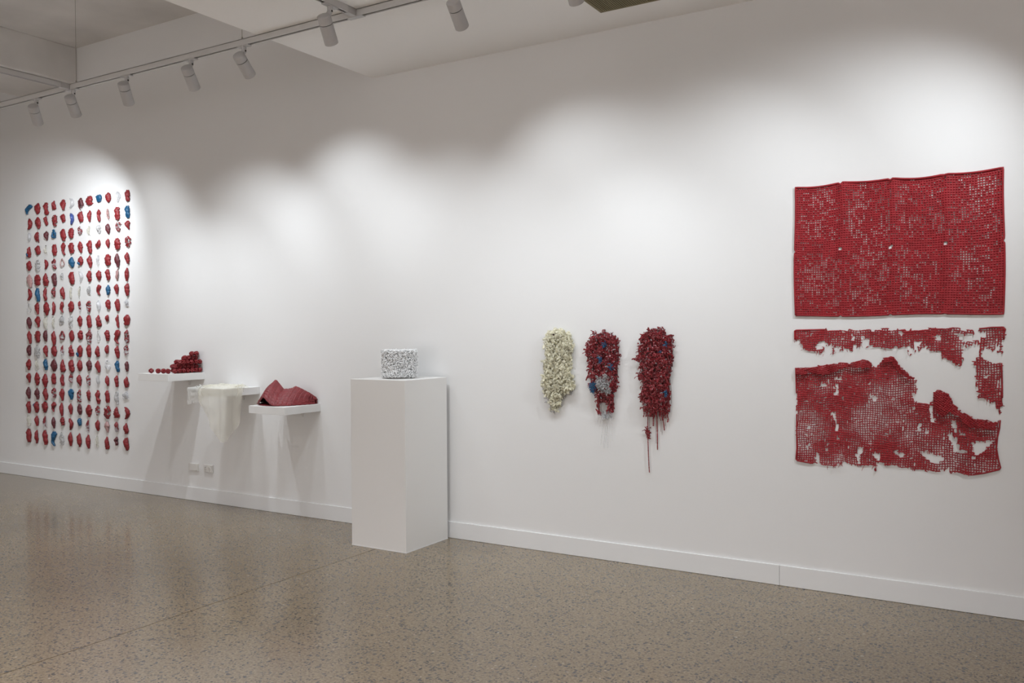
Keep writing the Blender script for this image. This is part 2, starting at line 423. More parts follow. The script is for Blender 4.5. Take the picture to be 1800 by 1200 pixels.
# ------------------------------------------------------------------ shelves and pedestal
def shelf(x0, x1, dep, zt, th, label):
    r = empty('wall_shelf', ((x0 + x1) / 2, WY, zt - th), label, 'shelf', 'white floating shelves')
    bm = bmesh.new(); add_box(bm, (-(x1 - x0) / 2, -dep, 0), ((x1 - x0) / 2, 0, th), .0015, 2)
    from_bm('board', bm, M_SHELF, r)
    bm = bmesh.new(); add_box(bm, (-.012, -.018, -.055), (.012, 0, 0), .002); add_cyl(bm, (0, -.018, -.035), (0, -.021, -.035), .005, seg=12)
    from_bm('wall_bracket', bm, M_SHELF, r)
    return r
S1 = (-6.703, -6.303, 1.152); S2 = (-6.009, -5.609, 1.043); S3 = (-5.312, -4.917, .925)
shelf(S1[0], S1[1], .379, S1[2], .062, 'white floating shelf holding the heap of small red pods, highest and leftmost')
shelf(S2[0], S2[1], .380, S2[2], .061, 'white floating shelf with sheer cream cloth over its edge, middle of three')
shelf(S3[0], S3[1], .386, S3[2], .060, 'white floating shelf under the folded red quilted mat, lowest of three')

ped = box('pedestal', (-4.128, 4.606, 0.0005), (-3.645, 5.090, 1.169), M_PLINTH, bev=.0015)
tag(ped, 'tall square white plinth standing against the gallery wall', 'pedestal')
# narrow lighter foot bead where the plinth meets the floor
bm = bmesh.new(); add_box(bm, (-4.1295, 4.6045, 0.0), (-3.6435, 5.0905, .006)); from_bm('foot_edge', bm, M_BASE, ped)

# ------------------------------------------------------------------ white drum of curls on the pedestal
rng = np.random.default_rng(5)
dx, dy, dr, dh, dz = -3.885, 4.85, .118, .188, 1.169 + .012
dr_root = empty('curled_white_drum', (dx, dy, 1.169), 'rough white drum made of tiny curls, standing on the pedestal', 'sculpture')
bm = bmesh.new(); add_cyl(bm, (0, 0, .0005), (0, 0, .012), .075, .075, 40); from_bm('foot_disc', bm, M_PLAST, dr_root)
bm = bmesh.new(); add_cyl(bm, (0, 0, .012), (0, 0, .012 + dh - .008), dr - .014, dr - .012, 48); from_bm('core', bm, M_PELLET, dr_root)
n = 3000
th = rng.uniform(0, 2 * np.pi, n); hh = .014 + (dh - .006) * rng.uniform(0, 1, n); rad = np.full(n, dr - .001) + rng.normal(0, .005, n)
top = rng.uniform(0, 1, n) < .24
rad[top] = dr * np.sqrt(rng.uniform(.02, 1, top.sum())); hh[top] = .012 + dh - .004
cen = np.stack([rad * np.cos(th), rad * np.sin(th), hh], -1)
nrm = np.stack([np.cos(th), np.sin(th), 0 * th], -1); nrm[top] = (0, 0, 1)
a = rng.normal(size=(n, 3)); a -= (a * nrm).sum(-1, keepdims=True) * nrm * .7; a /= np.linalg.norm(a, axis=-1, keepdims=True)
b_ = np.cross(nrm, a)
t = np.linspace(-1, 1, 5)
ln = rng.uniform(.007, .015, n); cv = rng.uniform(-.010, .010, n)
P = cen[:, None] + a[:, None] * t[None, :, None] * ln[:, None, None] + b_[:, None] * (t ** 2)[None, :, None] * cv[:, None, None] + nrm[:, None] * ((1 - t ** 2)[None, :, None]) * .004
P[..., 2] = np.maximum(P[..., 2], .006)
V, Fc = tubes(P, np.tile(np.array([.0018, .0027, .0030, .0027, .0018]), (n, 1)), 5)
mesh_obj('curls', V, Fc, M_PELLET, dr_root, smooth=True)

# ------------------------------------------------------------------ pods on the left shelf
def pod_mesh():
    g = (1 + 5 ** .5) / 2; pts = []
    for s1 in (-1, 1):
        for s2 in (-1, 1):
            for s3 in (-1, 1): pts.append((s1, s2, s3))
            pts += [(0, s1 / g, s2 * g), (s1 / g, s2 * g, 0), (s1 * g, 0, s2 / g)]
    bm = bmesh.new()
    for p in pts: bm.verts.new(Vector(p).normalized() * .0232)
    bmesh.ops.convex_hull(bm, input=bm.verts)
    bmesh.ops.dissolve_limit(bm, angle_limit=.05, verts=bm.verts, edges=bm.edges)
    bmesh.ops.inset_individual(bm, faces=bm.faces[:], thickness=.0042, depth=0)
    fs = [f for f in bm.faces if len(f.verts) == 5]
    bmesh.ops.inset_individual(bm, faces=fs, thickness=.0022, depth=-.0042)
    for v in bm.verts: v.co += Vector([random.uniform(-.0007, .0007) for _ in range(3)])
    bmesh.ops.recalc_face_normals(bm, faces=bm.faces)
    me = bpy.data.meshes.new('pod'); bm.to_mesh(me); bm.free(); me.materials.append(M_RED); return me
random.seed(3)
pod_me = pod_mesh()
def pod(p, label, group, s=1.0):
    o = bpy.data.objects.new('red_pod', pod_me); C.objects.link(o); o.location = p
    o.rotation_euler = [random.uniform(0, 6.28) for _ in range(3)]; o.scale = (s, s, s)
    return tag(o, label, 'pod', group)
z1 = S1[2]; pr = .0225
pod((-6.585, 4.795, z1 + pr), 'single dark red pod standing alone at the far left of the shelf', 'pods strewn left of the heap')
pod((-6.497, 4.800, z1 + pr), 'dark red pod second from the left, with a gap before it', 'pods strewn left of the heap')
pod((-6.441, 4.812, z1 + pr), 'dark red pod third from the left, touching the next one', 'pods strewn left of the heap')
pod((-6.352, 4.790, z1 + pr), 'dark red pod at the front foot of the heap, fourth from the left', 'pods strewn left of the heap')
LAYER = ['bottom', 'second', 'third', 'fourth', 'top']
st = .0450
reach = [303, 302, 309, 319, 331]      # how far each layer comes forward, measured along the view
for L_ in range(5):
    zz = z1 + pr + L_ * .0362
    off = .0225 * (L_ % 2)
    for j in range(8):
        for i in range(5):
            yy = 4.797 + off + j * st * .962; xx = -6.329 - off - i * st
            if yy > WY - .026: continue
            a_ = 296.7 + (xx + 6.33) * 132 + (yy - 4.78) * 167
            if a_ < reach[L_] or (L_ >= 3 and a_ > 347) or i > 5 - L_: continue
            dx_, dy_ = random.uniform(-.002, .002), random.uniform(-.002, .002)
            lab = f'dark red pod in the heap, {LAYER[L_]} layer, {NTH[j]} from front, {NTH[i]} from right edge'
            pod((xx + dx_, yy + dy_, zz + random.uniform(-.001, .001)), lab, 'pods in the heap on the left shelf', random.uniform(.94, .98))

# ------------------------------------------------------------------ sheer cloth on the middle shelf
def grid_faces(nu, nv, off=0):
    return [(off + i * nv + j, off + (i + 1) * nv + j, off + (i + 1) * nv + j + 1, off + i * nv + j + 1) for i in range(nu - 1) for j in range(nv - 1)]
zt = S2[2]; xr = S2[1]; yf = WY - .380
def edge_path(s):
    """s < 0 along the front edge to the left, s > 0 along the right edge towards the wall; rounded at the corner"""
    rr = .022
    if s <= -rr: return Vector((xr + s, yf, 0)), Vector((0, -1, 0))
    if s >= rr: return Vector((xr, yf + s, 0)), Vector((1, 0, 0))
    a = (s + rr) / (2 * rr) * math.pi / 2
    c = Vector((xr - rr, yf + rr, 0)); nn = Vector((math.sin(a), -math.cos(a), 0))
    return c + nn * rr, nn
V = []; NU, NV = 60, 30
sL, sR = -.280, .178
for i in range(NU):
    u = i / (NU - 1); s = sL + (sR - sL) * u
    if s < 0: ln = .060 + .372 * (1 - .92 * min(1, abs(s / sL)) ** 1.5)
    else: ln = .060 + .372 * (1 - .42 * (s / sR) - .58 * (s / sR) ** 8)
    p, nn = edge_path(s)
    for j in range(NV):
        v = j / (NV - 1); drop = ln * v
        fold = math.sin(s * 46 + 1.5 * v) * .009 + math.sin(s * 93 + 2) * .003 + noise.noise(Vector((s * 11, v * 2.5, 3))) * .012
        out = .007 + (0.012 + fold) * min(1, v * 2.2) + .004
        # gathers towards the tip
        q = p + nn * max(.004, out) ; q.z = zt + .006 - drop
        k = 1 - .0 * v
        tip = Vector((xr + .008, yf - .008, q.z)); m = .05 * v * v
        q = q.lerp(tip, m)
        V.append(q)
cl = empty('sheer_cloth', (xr - .1, yf + .1, zt), 'sheer cream cloth draped over the middle shelf with one corner hanging low', 'cloth')
def child(o, par): 
    o.parent = par; o.matrix_parent_inverse = Matrix.Translation(-par.location); return o
hang = child(mesh_obj('hanging_corner', V, grid_faces(NU, NV), M_CLOTH, smooth=True), cl)
# the crumpled part lying on the board
V = []; NU, NV = 70, 46
for i in range(NU):
    u = i / (NU - 1)
    for j in range(NV):
        v = j / (NV - 1)
        x = xr + .012 - u * (.262 + .03 * math.sin(v * 7)); y = yf - .010 + v * (.235 + .04 * math.sin(u * 5 + 1) - .05 * (u > .75) * (u - .75) * 4)
        e = min(u, 1 - u, v, 1 - v) * 7
        h = .004 + min(1, e) * (.014 + .030 * abs(noise.noise(Vector((x * 13, y * 13, 1)))) + .012 * abs(noise.noise(Vector((x * 34, y * 34, 5)))))
        if v < .04 or u < .04: h = .005
        V.append((x, y, zt + h))
child(mesh_obj('crumpled_folds', V, grid_faces(NU, NV), M_CLOTH, smooth=True), cl)
# bunched rolls at the two ends of the drape
for (sa, drop, nm) in ((-.262, .085, 0), (-.225, .12, 1), (.118, .10, 4), (.150, .085, 5), (.186, .050, 6)):
    P = []
    p, nn = edge_path(sa)
    for k in range(12):
        f = k / 11
        q = p + nn * (.018 + .008 * math.sin(f * 3.1)) - nn * (.10 * max(0, .35 - f) / .35)
        q.z = zt + .014 + .010 * math.sin(f * 9 + nm) - max(0, f - .33) / .67 * drop
        q += Vector((.006 * math.sin(f * 7 + nm), .006 * math.cos(f * 5 + nm), 0))
        P.append(q)
    V, F_ = tubes([P], [[(.0055 + .002 * math.sin(k * .9 + nm)) * (1 - k / 14) for k in range(12)]], 8)
    child(mesh_obj('gathered_fold', V, F_, M_CLOTH, smooth=True), cl)

# white film lying over the left end of the middle shelf
V = []; NU, NV = 26, 34
for i in range(NU):
    u = i / (NU - 1); x = S2[0] + .113 - u * .140
    for j in range(NV):
        v = j / (NV - 1); s = v * .36
        w_ = noise.noise(Vector((u * 5, v * 6, 2)))
        if s < .18: q = Vector((x, yf + .165 - s, zt + .006 + .010 * abs(w_) * (1 if s < .15 else .3)))
        else: q = Vector((x, yf - .012 - .006 * abs(w_), zt + .006 - (s - .18) * (.62 + .19 * u) ))
        if abs(s - .18) < .012: q.y = yf - .008; q.z = zt + .008
        V.append(q)
film = mesh_obj('sheer_film', V, grid_faces(NU, NV), M_FILM, smooth=True)
tag(film, 'translucent white film folded over the left end of the middle shelf', 'film')
P = []
for k in range(40):
    f = k / 39; P.append((S2[0] + .088 - .05 * f + .018 * math.sin(f * 21), yf + .02 - .03 * f, zt + .02 + .008 * math.cos(f * 25) - .045 * f))
V, F_ = tubes([P], [[.006] * 40], 7); child_o = mesh_obj('film_roll', V, F_, M_FILM, film, smooth=True)

# ------------------------------------------------------------------ folded quilted mat on the right shelf
zt = S3[2]
fm = empty('folded_quilted_mat', (-5.10, 4.93, zt), 'folded crimson quilted rubber mat with an open fold, lying on the right shelf', 'mat')
def interp(x, xs, ys):
    return float(np.interp(x, xs, ys))
NU, NV = 190, 130
V = []
def quilt(a, b):
    fa = abs(math.sin(a * math.pi)); fb = abs(math.sin(b * math.pi))
    return .0065 * min(1, fa * 1.9) ** .7 * min(1, fb * 1.9) ** .7
# outline measured along the view: left tip .. right end
FX = [0, .12, .30, .50, .70, .85, 1.0]
frontx = [-5.330, -5.245, -5.150, -5.060, -4.985, -4.955, -4.935]
fronty = [4.850, 4.790, 4.765, 4.785, 4.880, 4.990, 5.085]
RX = [0, .10, .22, .32, .345, .40, .46, .55, .62, .70, .85, .95, 1.0]
RH = [.010, .075, .150, .184, .186, .150, .112, .118, .136, .118, .080, .058, .030]
ridx = [-5.325, -5.287, -5.245, -5.212, -5.200, -5.170, -5.140, -5.085, -5.045, -5.010, -4.960, -4.945, -4.935]
ridy = [4.875, 4.895, 4.915, 4.930, 4.935, 4.945, 4.955, 4.975, 4.995, 5.015, 5.060, 5.085, 5.100]
for i in range(NU):
    u = i / (NU - 1)
    fx, fy = interp(u, FX, frontx), interp(u, FX, fronty)
    rx, ry, rh = interp(u, RX, ridx), interp(u, RX, ridy), interp(u, RX, RH)
    lift = .062 * math.exp(-((u - .25) / .125) ** 2)
    for j in range(NV):
        v = j / (NV - 1)
        if v < .62:          # front slope
            w_ = v / .62
            x = fx + (rx - fx) * w_; y = fy + (ry - fy) * w_
            z = lift * (1 - w_) ** 1.2 + rh * (w_ ** .85)
            z += .010 * math.sin(w_ * math.pi) * (1 if u > .35 else 1.6)
            if w_ < .08 and lift < .01: z *= 1.0
        else:                # back slope down to the shelf
            w_ = (v - .62) / .38
            x = rx + (-.004) * w_; y = min(ry + .085 * w_, WY - .012)
            z = rh * (1 - w_ ** 1.3)
        q = quilt(u * 17 + .25 * math.sin(v * 3), v * 14)
        V.append((x - q * .3, y - q * .6, zt + .006 + max(0, z) + q))
o = child(mesh_obj('upper_fold', V, grid_faces(NU, NV), M_RED2, smooth=True), fm)
sd = o.modifiers.new('thickness', 'SOLIDIFY'); sd.thickness = .006; sd.offset = -1
# the lower layer lying flat, seen through the opening
V = []; NU, NV = 90, 40
for i in range(NU):
    u = i / (NU - 1)
    fx, fy = interp(u, FX, frontx), interp(u, FX, fronty)
    for j in range(NV):
        u_ = min(u, .93); v = j / (NV - 1)
        x = fx + (-.03) * v * (1 - u); y = min(fy + .165 * v * (1 - .5 * u), WY - .014)
        q = quilt(u * 13, v * 5)
        V.append((x - .012 * u, y + .010 * u - .004 * (1 - u), zt + .005 + (q * .8 + .006 * math.sin(v * 3)) * (1 - u) ** 1.5))
o = child(mesh_obj('lower_fold', V, grid_faces(NU, NV), M_RED2, smooth=True), fm)
sd = o.modifiers.new('thickness', 'SOLIDIFY'); sd.thickness = .0045; sd.offset = -1
# rolled bead along the front rim of the mat
P = []
for k in range(70):
    u = k / 69; lift = .062 * math.exp(-((u - .25) / .125) ** 2)
    P.append((interp(u, FX, frontx), interp(u, FX, fronty) - .002, zt + .008 + lift))
V, F_ = tubes([P], [[.0065 + .0012 * math.sin(k * 1.4) for k in range(70)]], 8)
child(mesh_obj('rim_bead', V, F_, M_RED2, smooth=True), fm)

# ------------------------------------------------------------------ the grid of 204 scraps on the wall
ROWS = """
Pb9x15 Or9x17 Kr10x20 Tr8x14 Dr9x17 Cw8x15 Fd10x21 Br13x15 Bb11x12 Or10x16 Cw8x17 Lr9x19
Cr7x17 Sr9x19 Kr6x14 Xr9x18 Lr7x13 Cv7x18 Lr9x17 Dr6x18 Kr7x20 Wp5x22 Lr9x22 Lb8x21
Cw4x13 Fr6x18 Dd7x14 Rb7x14 Lr8x19 Br9x16 Tm7x12 Wc8x19 Xg7x13 Sd8x17 Xm9x15 Dr9x15
Tq6x16 Lr8x14 Wc6x19 Lr7x18 Hr7x20 Lr9x17 Sr8x18 Lr8x21 Fr9x15 Sr6x15 Br12x19 Xr11x18
Or8x15 Xg8x18 Cr6x15 Km6x16 Rp10x15 Sb10x17 Oq8x14 Sr8x20 Ww7x20 Br12x19 Sd9x23 Sr8x19
Sp9x21 Br11x17 Tr10x20 Ld6x20 Wg4x14 Lr9x20 Cw7x17 Lr7x18 Or9x16 Lr7x18 Wp5x21 Sr7x22
Cr7x18 Lb6x21 Kr5x21 Sm5x15 Sr6x20 Wc4x21 Wc4x22 Fg5x15 Hr9x17 Oy8x16 Sr7x16 Lr8x21
Rg8x16 Dr7x18 Or10x21 Cr5x21 Hr5x17 Or10x17 Wm5x17 Xm7x18 Ow6x17 Lr7x16 Lr8x20 Fw9x15
Sd7x18 Dr9x17 Nc4x20 Wc9x21 Fg7x16 Xg6x20 Or7x17 Lr8x20 Tr11x19 Fr6x14 Nr2x22 Br13x18
Sr6x20 Br9x18 Ld6x17 Sr7x22 Rm11x16 Or8x18 Lr8x15 Xm10x21 Rg7x19 Lr8x18 Hr14x23 Xm8x21
Ld6x16 Xg8x20 Dr7x18 Or10x18 Wm6x18 Tr9x18 Oq10x19 Lr7x20 Tr8x18 Lr5x14 Sr8x21 Xm8x16
Or7x17 Wc8x20 Lb6x17 Od10x19 Tr9x20 Lr9x20 Or8x18 Od8x17 Sr9x20 Xw10x16 Kb9x19 Ld5x17
Dr7x14 Or8x20 Sr9x21 Lr7x17 Kr7x18 Hm6x14 Sr8x18 Xm6x16 Tg4x15 Sr5x17 Lr5x19 Tr10x18
Sd7x18 Sd7x18 Sr8x20 Xm6x16 Dr8x19 Db10x17 Tm7x20 Fr9x20 Kr9x22 Lr7x20 Ng5x21 Fw11x15
Lr6x18 Oq8x17 Or10x17 Hr7x15 Sr6x21 Sr7x17 Ld7x17 Or10x20 Xm7x15 Xr14x21 Tr13x18 Cr11x20
Lc5x17 Sr5x16 Wm6x21 Sd5x18 Lr7x13 Cr7x18 Bb7x12 Wm6x21 Or7x17 Dp9x18 Fm8x18 Tr9x18
Lr8x21 Sr5x21 Lr7x23 Hb11x23 Xg7x21 Sr7x22 Sr8x22 Sr7x23 Wc7x24 Tr8x21 Kd7x14 Lr9x21
""".strip().splitlines()
# shape: half-width along the length, centre line along the length (both as fractions)
PROF = {
    'O': ([.25, .75, .95, 1, .95, .7, .2], [0] * 7), 'D': ([.4, .9, 1, .85, .55, .3, .12], [0, 0, 0, .02, .08, .12, .15]),
    'T': ([.15, .35, .5, .7, .9, 1, .6], [0] * 7), 'S': ([.2, .6, .9, 1, .8, .5, .15], [0, -.05, -.05, 0, .05, .1, .15]),
    'L': ([.7, .95, 1, .92, 1, .9, .5], [0, -.03, 0, .05, .03, .05, .06]), 'B': ([.45, .9, 1, .95, .85, .9, .45], [-.05, 0, .03, 0, -.03, 0, 0]),
    'C': ([.3, .5, .55, .55, .55, .5, .25], [-.25, .1, .3, .35, .3, .05, -.25]), 'H': ([.5, .9, .8, .45, .3, .25, .15], [.05, .1, .1, -.05, -.2, -.1, .1]),
    'K': ([.35, .75, .8, .3, .6, .8, .35], [0, 0, -.03, .02, .05, .05, .1]), 'P': ([.6, 1, .95, .6, .45, .4, .25], [.05, .1, 0, -.3, -.4, -.45, -.4]),
    'N': ([1, .8, .9, .8, 1, .8, .6], [0, .1, -.05, .05, 0, .05, .1]), 'W': ([.35, .3, .5, .4, .6, .4, .2], [0, .1, .1, 0, .1, 0, .1]),
    'X': ([.5, .85, .9, .8, .95, .8, .35], [0, 0, .03, 0, .03, 0, .05]), 'F': ([.4, .8, .9, .8, .9, .6, .25], [0, 0, 0, 0, 0, 0, .05]),
}
CMAT = {'r': M_RED, 'd': M_MAROON, 'b': M_BLUE, 'v': M_VIOLET, 'w': M_CLEAR, 'g': M_GREYCL, 'c': M_CREAMCL, 'p': M_PINK, 'm': M_RED2, 'q': M_RED, 'y': M_BLUE}
CWORD = {'r': 'crimson', 'd': 'dark maroon', 'b': 'teal blue', 'v': 'pale violet-blue', 'w': 'milky clear', 'g': 'greyish clear', 'c': 'faint ivory clear', 'p': 'dusty pink', 'm': 'red and white', 'q': 'crimson and blue', 'y': 'muted blue'}
SWORD = {'O': 'oval', 'D': 'teardrop', 'T': 'wedge-shaped', 'S': 'spindle-shaped', 'L': 'long blocky', 'B': 'broad squarish', 'C': 'crescent', 'H': 'hooked', 'K': 'two-lobed', 'P': 'comma-shaped', 'N': 'needle-thin', 'W': 'wispy', 'X': 'tattered', 'F': 'frayed', 'R': 'ring-like'}
ORD = ['first', 'second', 'third', 'fourth', 'fifth', 'sixth', 'seventh', 'eighth', 'ninth', 'tenth', 'eleventh', 'twelfth', 'thirteenth', 'fourteenth', 'fifteenth', 'sixteenth', 'seventeenth']
def scrap_sheet(sh, w_, h_, rg, seed, hole=0.0, ragged=.1, depth=.026):
    NS, NT = 17, 11
    ws, cs = PROF[sh]
    V = []
    for i in range(NS):
        s = i / (NS - 1)
        hw = np.interp(s * 6, range(7), ws) * w_ / 2; c = np.interp(s * 6, range(7), cs) * w_
        hl = 1 + rg.normal(0, ragged); hr = 1 + rg.normal(0, ragged)
        for j in range(NT):
            t_ = j / (NT - 1) * 2 - 1
            x = c + hw * t_ * (hl if t_ < 0 else hr); z = -s * h_
            nz = noise.noise(Vector((x * 28 + seed, z * 28, seed * 1.7)))
            y = -(.004 + depth * (1 - t_ * t_) ** .6 * (min(1, s * 3 + .25)) * (.55 + .45 * math.sin(math.pi * min(1, s + .12))) + nz * .011 * (1 - .5 * abs(t_)))
            V.append((x, min(y, -.003), z + (rg.normal(0, .0025) if i in (0, NS - 1) else 0)))
    faces = grid_faces(NS, NT)
    if hole > 0:
        keep = []
        for f in faces:
            cx = sum(V[k][0] for k in f) / 4; cz = sum(V[k][2] for k in f) / 4
            if noise.noise(Vector((cx * 75 + seed * 3, cz * 60, seed))) < .42 - hole * .75: keep.append(f)
        faces = keep
    return V, faces
pinned = "scraps pinned in rows on the left of the wall"
MPX_Z = .0066
for ri, row in enumerate(ROWS):
    for ci, code in enumerate(row.split()):
        rg = np.random.default_rng(1000 + ri * 20 + ci); seed = ri * 12.7 + ci * 3.1
        sh, co = code[0], code[1]; wp, hp = [float(k) for k in code[2:].split('x')]
        X = -8.993 + .1493 * ci - .0042 * ri + rg.normal(0, .003); Z = 2.853 - .1468 * ri + rg.normal(0, .003)
        W_ = wp * .93 * (.0103 - .00014 * ci * 2.2); H_ = hp * (.00665 - .00010 * ci)
        m = CMAT[co]; name = 'plastic_scrap' if co in 'wgcv' else 'rubber_scrap'
        rw = 'top row' if ri == 0 else 'bottom row' if ri == 16 else ORD[ri] + ' row from top'
        label = f"{CWORD[co]} {SWORD[sh]} {'plastic' if co in 'wgcv' else 'rubber'} scrap, {rw}, {ORD[ci]} from left"
        thick = .004
        if sh == 'R':
            P = []; K_ = 22
            for k in range(K_):
                a = 1.5 * math.pi * 1.28 * k / (K_ - 1) - .6
                P.append((math.cos(a) * W_ * .36 * (1 + rg.normal(0, .05)), -.012 - .006 * math.sin(a * 2), -H_ / 2 + math.sin(a) * H_ * .40))
            rr_ = .011 if co == 'b' else .0045 if co in 'pg' else .008
            V, F_ = tubes([P], [[rr_ * (1 + rg.normal(0, .18)) for _ in P]], 7)
            o = mesh_obj(name, V, F_, m, smooth=True, loc=(X, WY - .001, Z))
        elif sh in 'FW':
            ns = 7 if sh == 'F' else 5
            P = []; R_ = []
            for k in range(ns):
                x0 = rg.uniform(-.25, .25) * W_; x1 = rg.uniform(-.5, .5) * W_; l0 = rg.uniform(0, .25) * H_; l1 = rg.uniform(.65, 1) * H_
                cv = rg.uniform(-.4, .4) * W_
                P.append([(x0 + (x1 - x0) * q + cv * math.sin(q * math.pi), -.006 - .018 * math.sin(q * math.pi) * rg.uniform(.6, 1), -(l0 + (l1 - l0) * q)) for q in np.linspace(0, 1, 9)])
                R_.append([(.0075 if sh == 'F' else .0045) * q * (1 + rg.normal(0, .15)) for q in (.5, .9, 1, 1.1, 1, .9, .8, .6, .3)])
            V, F_ = tubes(P, R_, 6, flat=.5)
            vs, fs = scrap_sheet('O' if sh == 'F' else 'N', W_ * (.7 if sh == 'F' else .22), H_ * .8, rg, seed, hole=.25)
            V, F_ = merge([(V, F_), (vs, fs)])
            o = mesh_obj(name, V, F_, m, smooth=True, loc=(X, WY - .001, Z))
        else:
            hole = .42 if sh == 'X' else .22 if co == 'm' else 0
            V, F_ = scrap_sheet(sh, W_ * (1.0 if sh != 'N' else 1.3), H_, rg, seed, hole=hole, ragged=.22 if sh in 'XTK' else .15)
            o = mesh_obj(name, V, F_, m, smooth=True, loc=(X, WY - .001, Z))
            if hole == 0:
                sd = o.modifiers.new('thickness', 'SOLIDIFY'); sd.thickness = .003; sd.offset = 1
            else:
                sd = o.modifiers.new('thickness', 'SOLIDIFY'); sd.thickness = .004; sd.offset = 1
        o.rotation_euler = (0, rg.normal(0, .06) - .06, 0)
        tag(o, label, 'scrap', pinned)
        if co == 'q':
            V, F_ = scrap_sheet('O', W_ * .55, H_ * .45, rg, seed + 9)
            q_ = mesh_obj('blue_patch', V, F_, M_BLUE, o, smooth=True, loc=(-W_ * .22, -.010, -H_ * (.10 if ri == 14 else .52)))
            q_['label'] = 'teal blue patch'
        if co == 'm':
            V, F_ = scrap_sheet('W', W_ * .9, H_ * .62, rg, seed + 5, hole=.2)
            q_ = mesh_obj('white_strand', V, F_, M_CLEAR, o, smooth=True, loc=(.004, -.006, -H_ * .38))
            q_['label'] = 'milky white plastic strand'
        if co in 'wgc':
            bm = bmesh.new(); add_cyl(bm, (0, 0, 0), (0, -.012, 0), .0028, seg=8)
            from_bm('pin', bm, M_PIN, o, loc=(rg.uniform(-.1, .1) * W_, -.004, -.008))['label'] = 'small dark pin'

# ------------------------------------------------------------------ net generator for the rubber mats
def pxpoly(txt, ox, oy, sx):
    out = []
    for t_ in txt.split():
        a_, b2_ = t_.split(','); p = wall_pt(ox + float(a_) / sx, oy + float(b2_) / sx); out.append((p.x, p.z))
    return out
Q3 = (1380, 560, 8.0); Q4 = (1580, 560, 8.0); Q5 = (1380, 700, 8.0); Q6 = (1580, 700, 8.0)

def net(x0, x1, z0, z1, pitch, keep, radius, flat, ybase, yfun, warp, seed, ang=0.0, breaks=0.0, open_fun=None):
    nx = int((x1 - x0) / pitch) + 1; nz = int((z1 - z0) / pitch) + 1
    gx, gz = np.meshgrid(np.linspace(x0, x1, nx), np.linspace(z0, z1, nz), indexing='ij')
    if ang:
        cx, cz = (x0 + x1) / 2, (z0 + z1) / 2
        ca, sa = math.cos(ang), math.sin(ang)
        gx, gz = cx + (gx - cx) * ca - (gz - cz) * sa, cz + (gx - cx) * sa + (gz - cz) * ca
    rg = np.random.default_rng(seed)
    wx, wz = warp(gx, gz)
    jt = pitch * (.085 if breaks else .045)
    px_ = gx + wx + rg.normal(0, jt, gx.shape); pz_ = gz + wz + rg.normal(0, jt, gx.shape)
    py_ = WY - (ybase + yfun(px_, pz_))
    alive = keep(px_, pz_)
    pts = np.stack([px_, py_, pz_], -1)
    P = []; R_ = []; extra = None
    op = None
    if open_fun is not None:      # which openings show the wall; added skins stand in for the shaded ones
        mx = (px_[:-1, :-1] + px_[1:, 1:]) / 2; mz = (pz_[:-1, :-1] + pz_[1:, 1:]) / 2
        op = open_fun(mx, mz, rg)
        allv = alive[:-1, :-1] & alive[1:, :-1] & alive[:-1, 1:] & alive[1:, 1:]
        idx = np.argwhere(allv & ~op)
        q = []
        for i, j in idx:
            c = (pts[i, j] + pts[i + 1, j + 1] + pts[i, j + 1] + pts[i + 1, j]) / 4
            for (a_, b_) in ((i, j), (i + 1, j), (i + 1, j + 1), (i, j + 1)):
                v = c + (pts[a_, b_] - c) * .92; v[1] = min(v[1] + .0018, WY - .0002); q.append(v)
        extra = (np.array(q), [[4 * k, 4 * k + 1, 4 * k + 2, 4 * k + 3] for k in range(len(idx))])
        opp = np.zeros((nx + 1, nz + 1)); opp[1:-1, 1:-1] = op
    for ax in (0, 1):
        a_ = pts[:-1] if ax == 0 else pts[:, :-1]; b2_ = pts[1:] if ax == 0 else pts[:, 1:]
        ok = (alive[:-1] & alive[1:]) if ax == 0 else (alive[:, :-1] & alive[:, 1:])
        mid = (a_ + b2_) / 2
        ok &= keep(mid[..., 0], mid[..., 2])
        if breaks: ok &= rg.uniform(0, 1, ok.shape) > breaks
        r_all = None
        if op is not None:
            cnt = (opp[1:-1, :-1] + opp[1:-1, 1:]) if ax == 0 else (opp[:-1, 1:-1] + opp[1:, 1:-1])
            r_all = .0049 - .00100 * cnt
        A_, B_, M_ = a_[ok], b2_[ok], mid[ok]
        M_[:, 1] -= .0012 if ax == 0 else 0
        r_ = radius(M_[:, 0], M_[:, 2], rg, ax) if r_all is None else r_all[ok] * (1 + rg.normal(0, .07, ok.sum())) * (1.04 if ax == 0 else .95)
        P.append(np.stack([A_, M_, B_], 1)); R_.append(np.stack([r_ * .88, r_ * 1.06, r_ * .88], 1))
    if breaks:
        for ax in (0, 1):
            a_ = pts[:-1] if ax == 0 else pts[:, :-1]; b2_ = pts[1:] if ax == 0 else pts[:, 1:]
            la = alive[:-1] if ax == 0 else alive[:, :-1]; lb = alive[1:] if ax == 0 else alive[:, 1:]
            for A_, B_, one in ((a_, b2_, la & ~lb), (b2_, a_, lb & ~la)):
                up = (B_ - A_)[..., 2] / pitch
                one = one & (rg.uniform(0, 1, one.shape) < np.clip(.55 - .45 * up, .12, .95))
                A_, B_ = A_[one], B_[one]
                L_ = rg.uniform(.3, .95, (len(A_), 1)); J_ = rg.normal(0, .0022, (len(A_), 3)); J_[:, 1] = -abs(J_[:, 1])
                E_ = A_ + (B_ - A_) * L_ + J_; E_[:, 1] = np.minimum(E_[:, 1], WY - .001)
                r_ = rg.uniform(.0018, .0038, len(A_))
                P.append(np.stack([A_, (A_ + E_) / 2 + J_ * .5, E_], 1)); R_.append(np.stack([r_, r_, r_ * .45], 1))
    P = np.concatenate(P); R_ = np.concatenate(R_)
    t_ = tubes(P, R_, 6, flat, closed=False)
    return merge([t_, extra]) if extra is not None and len(extra[1]) else t_

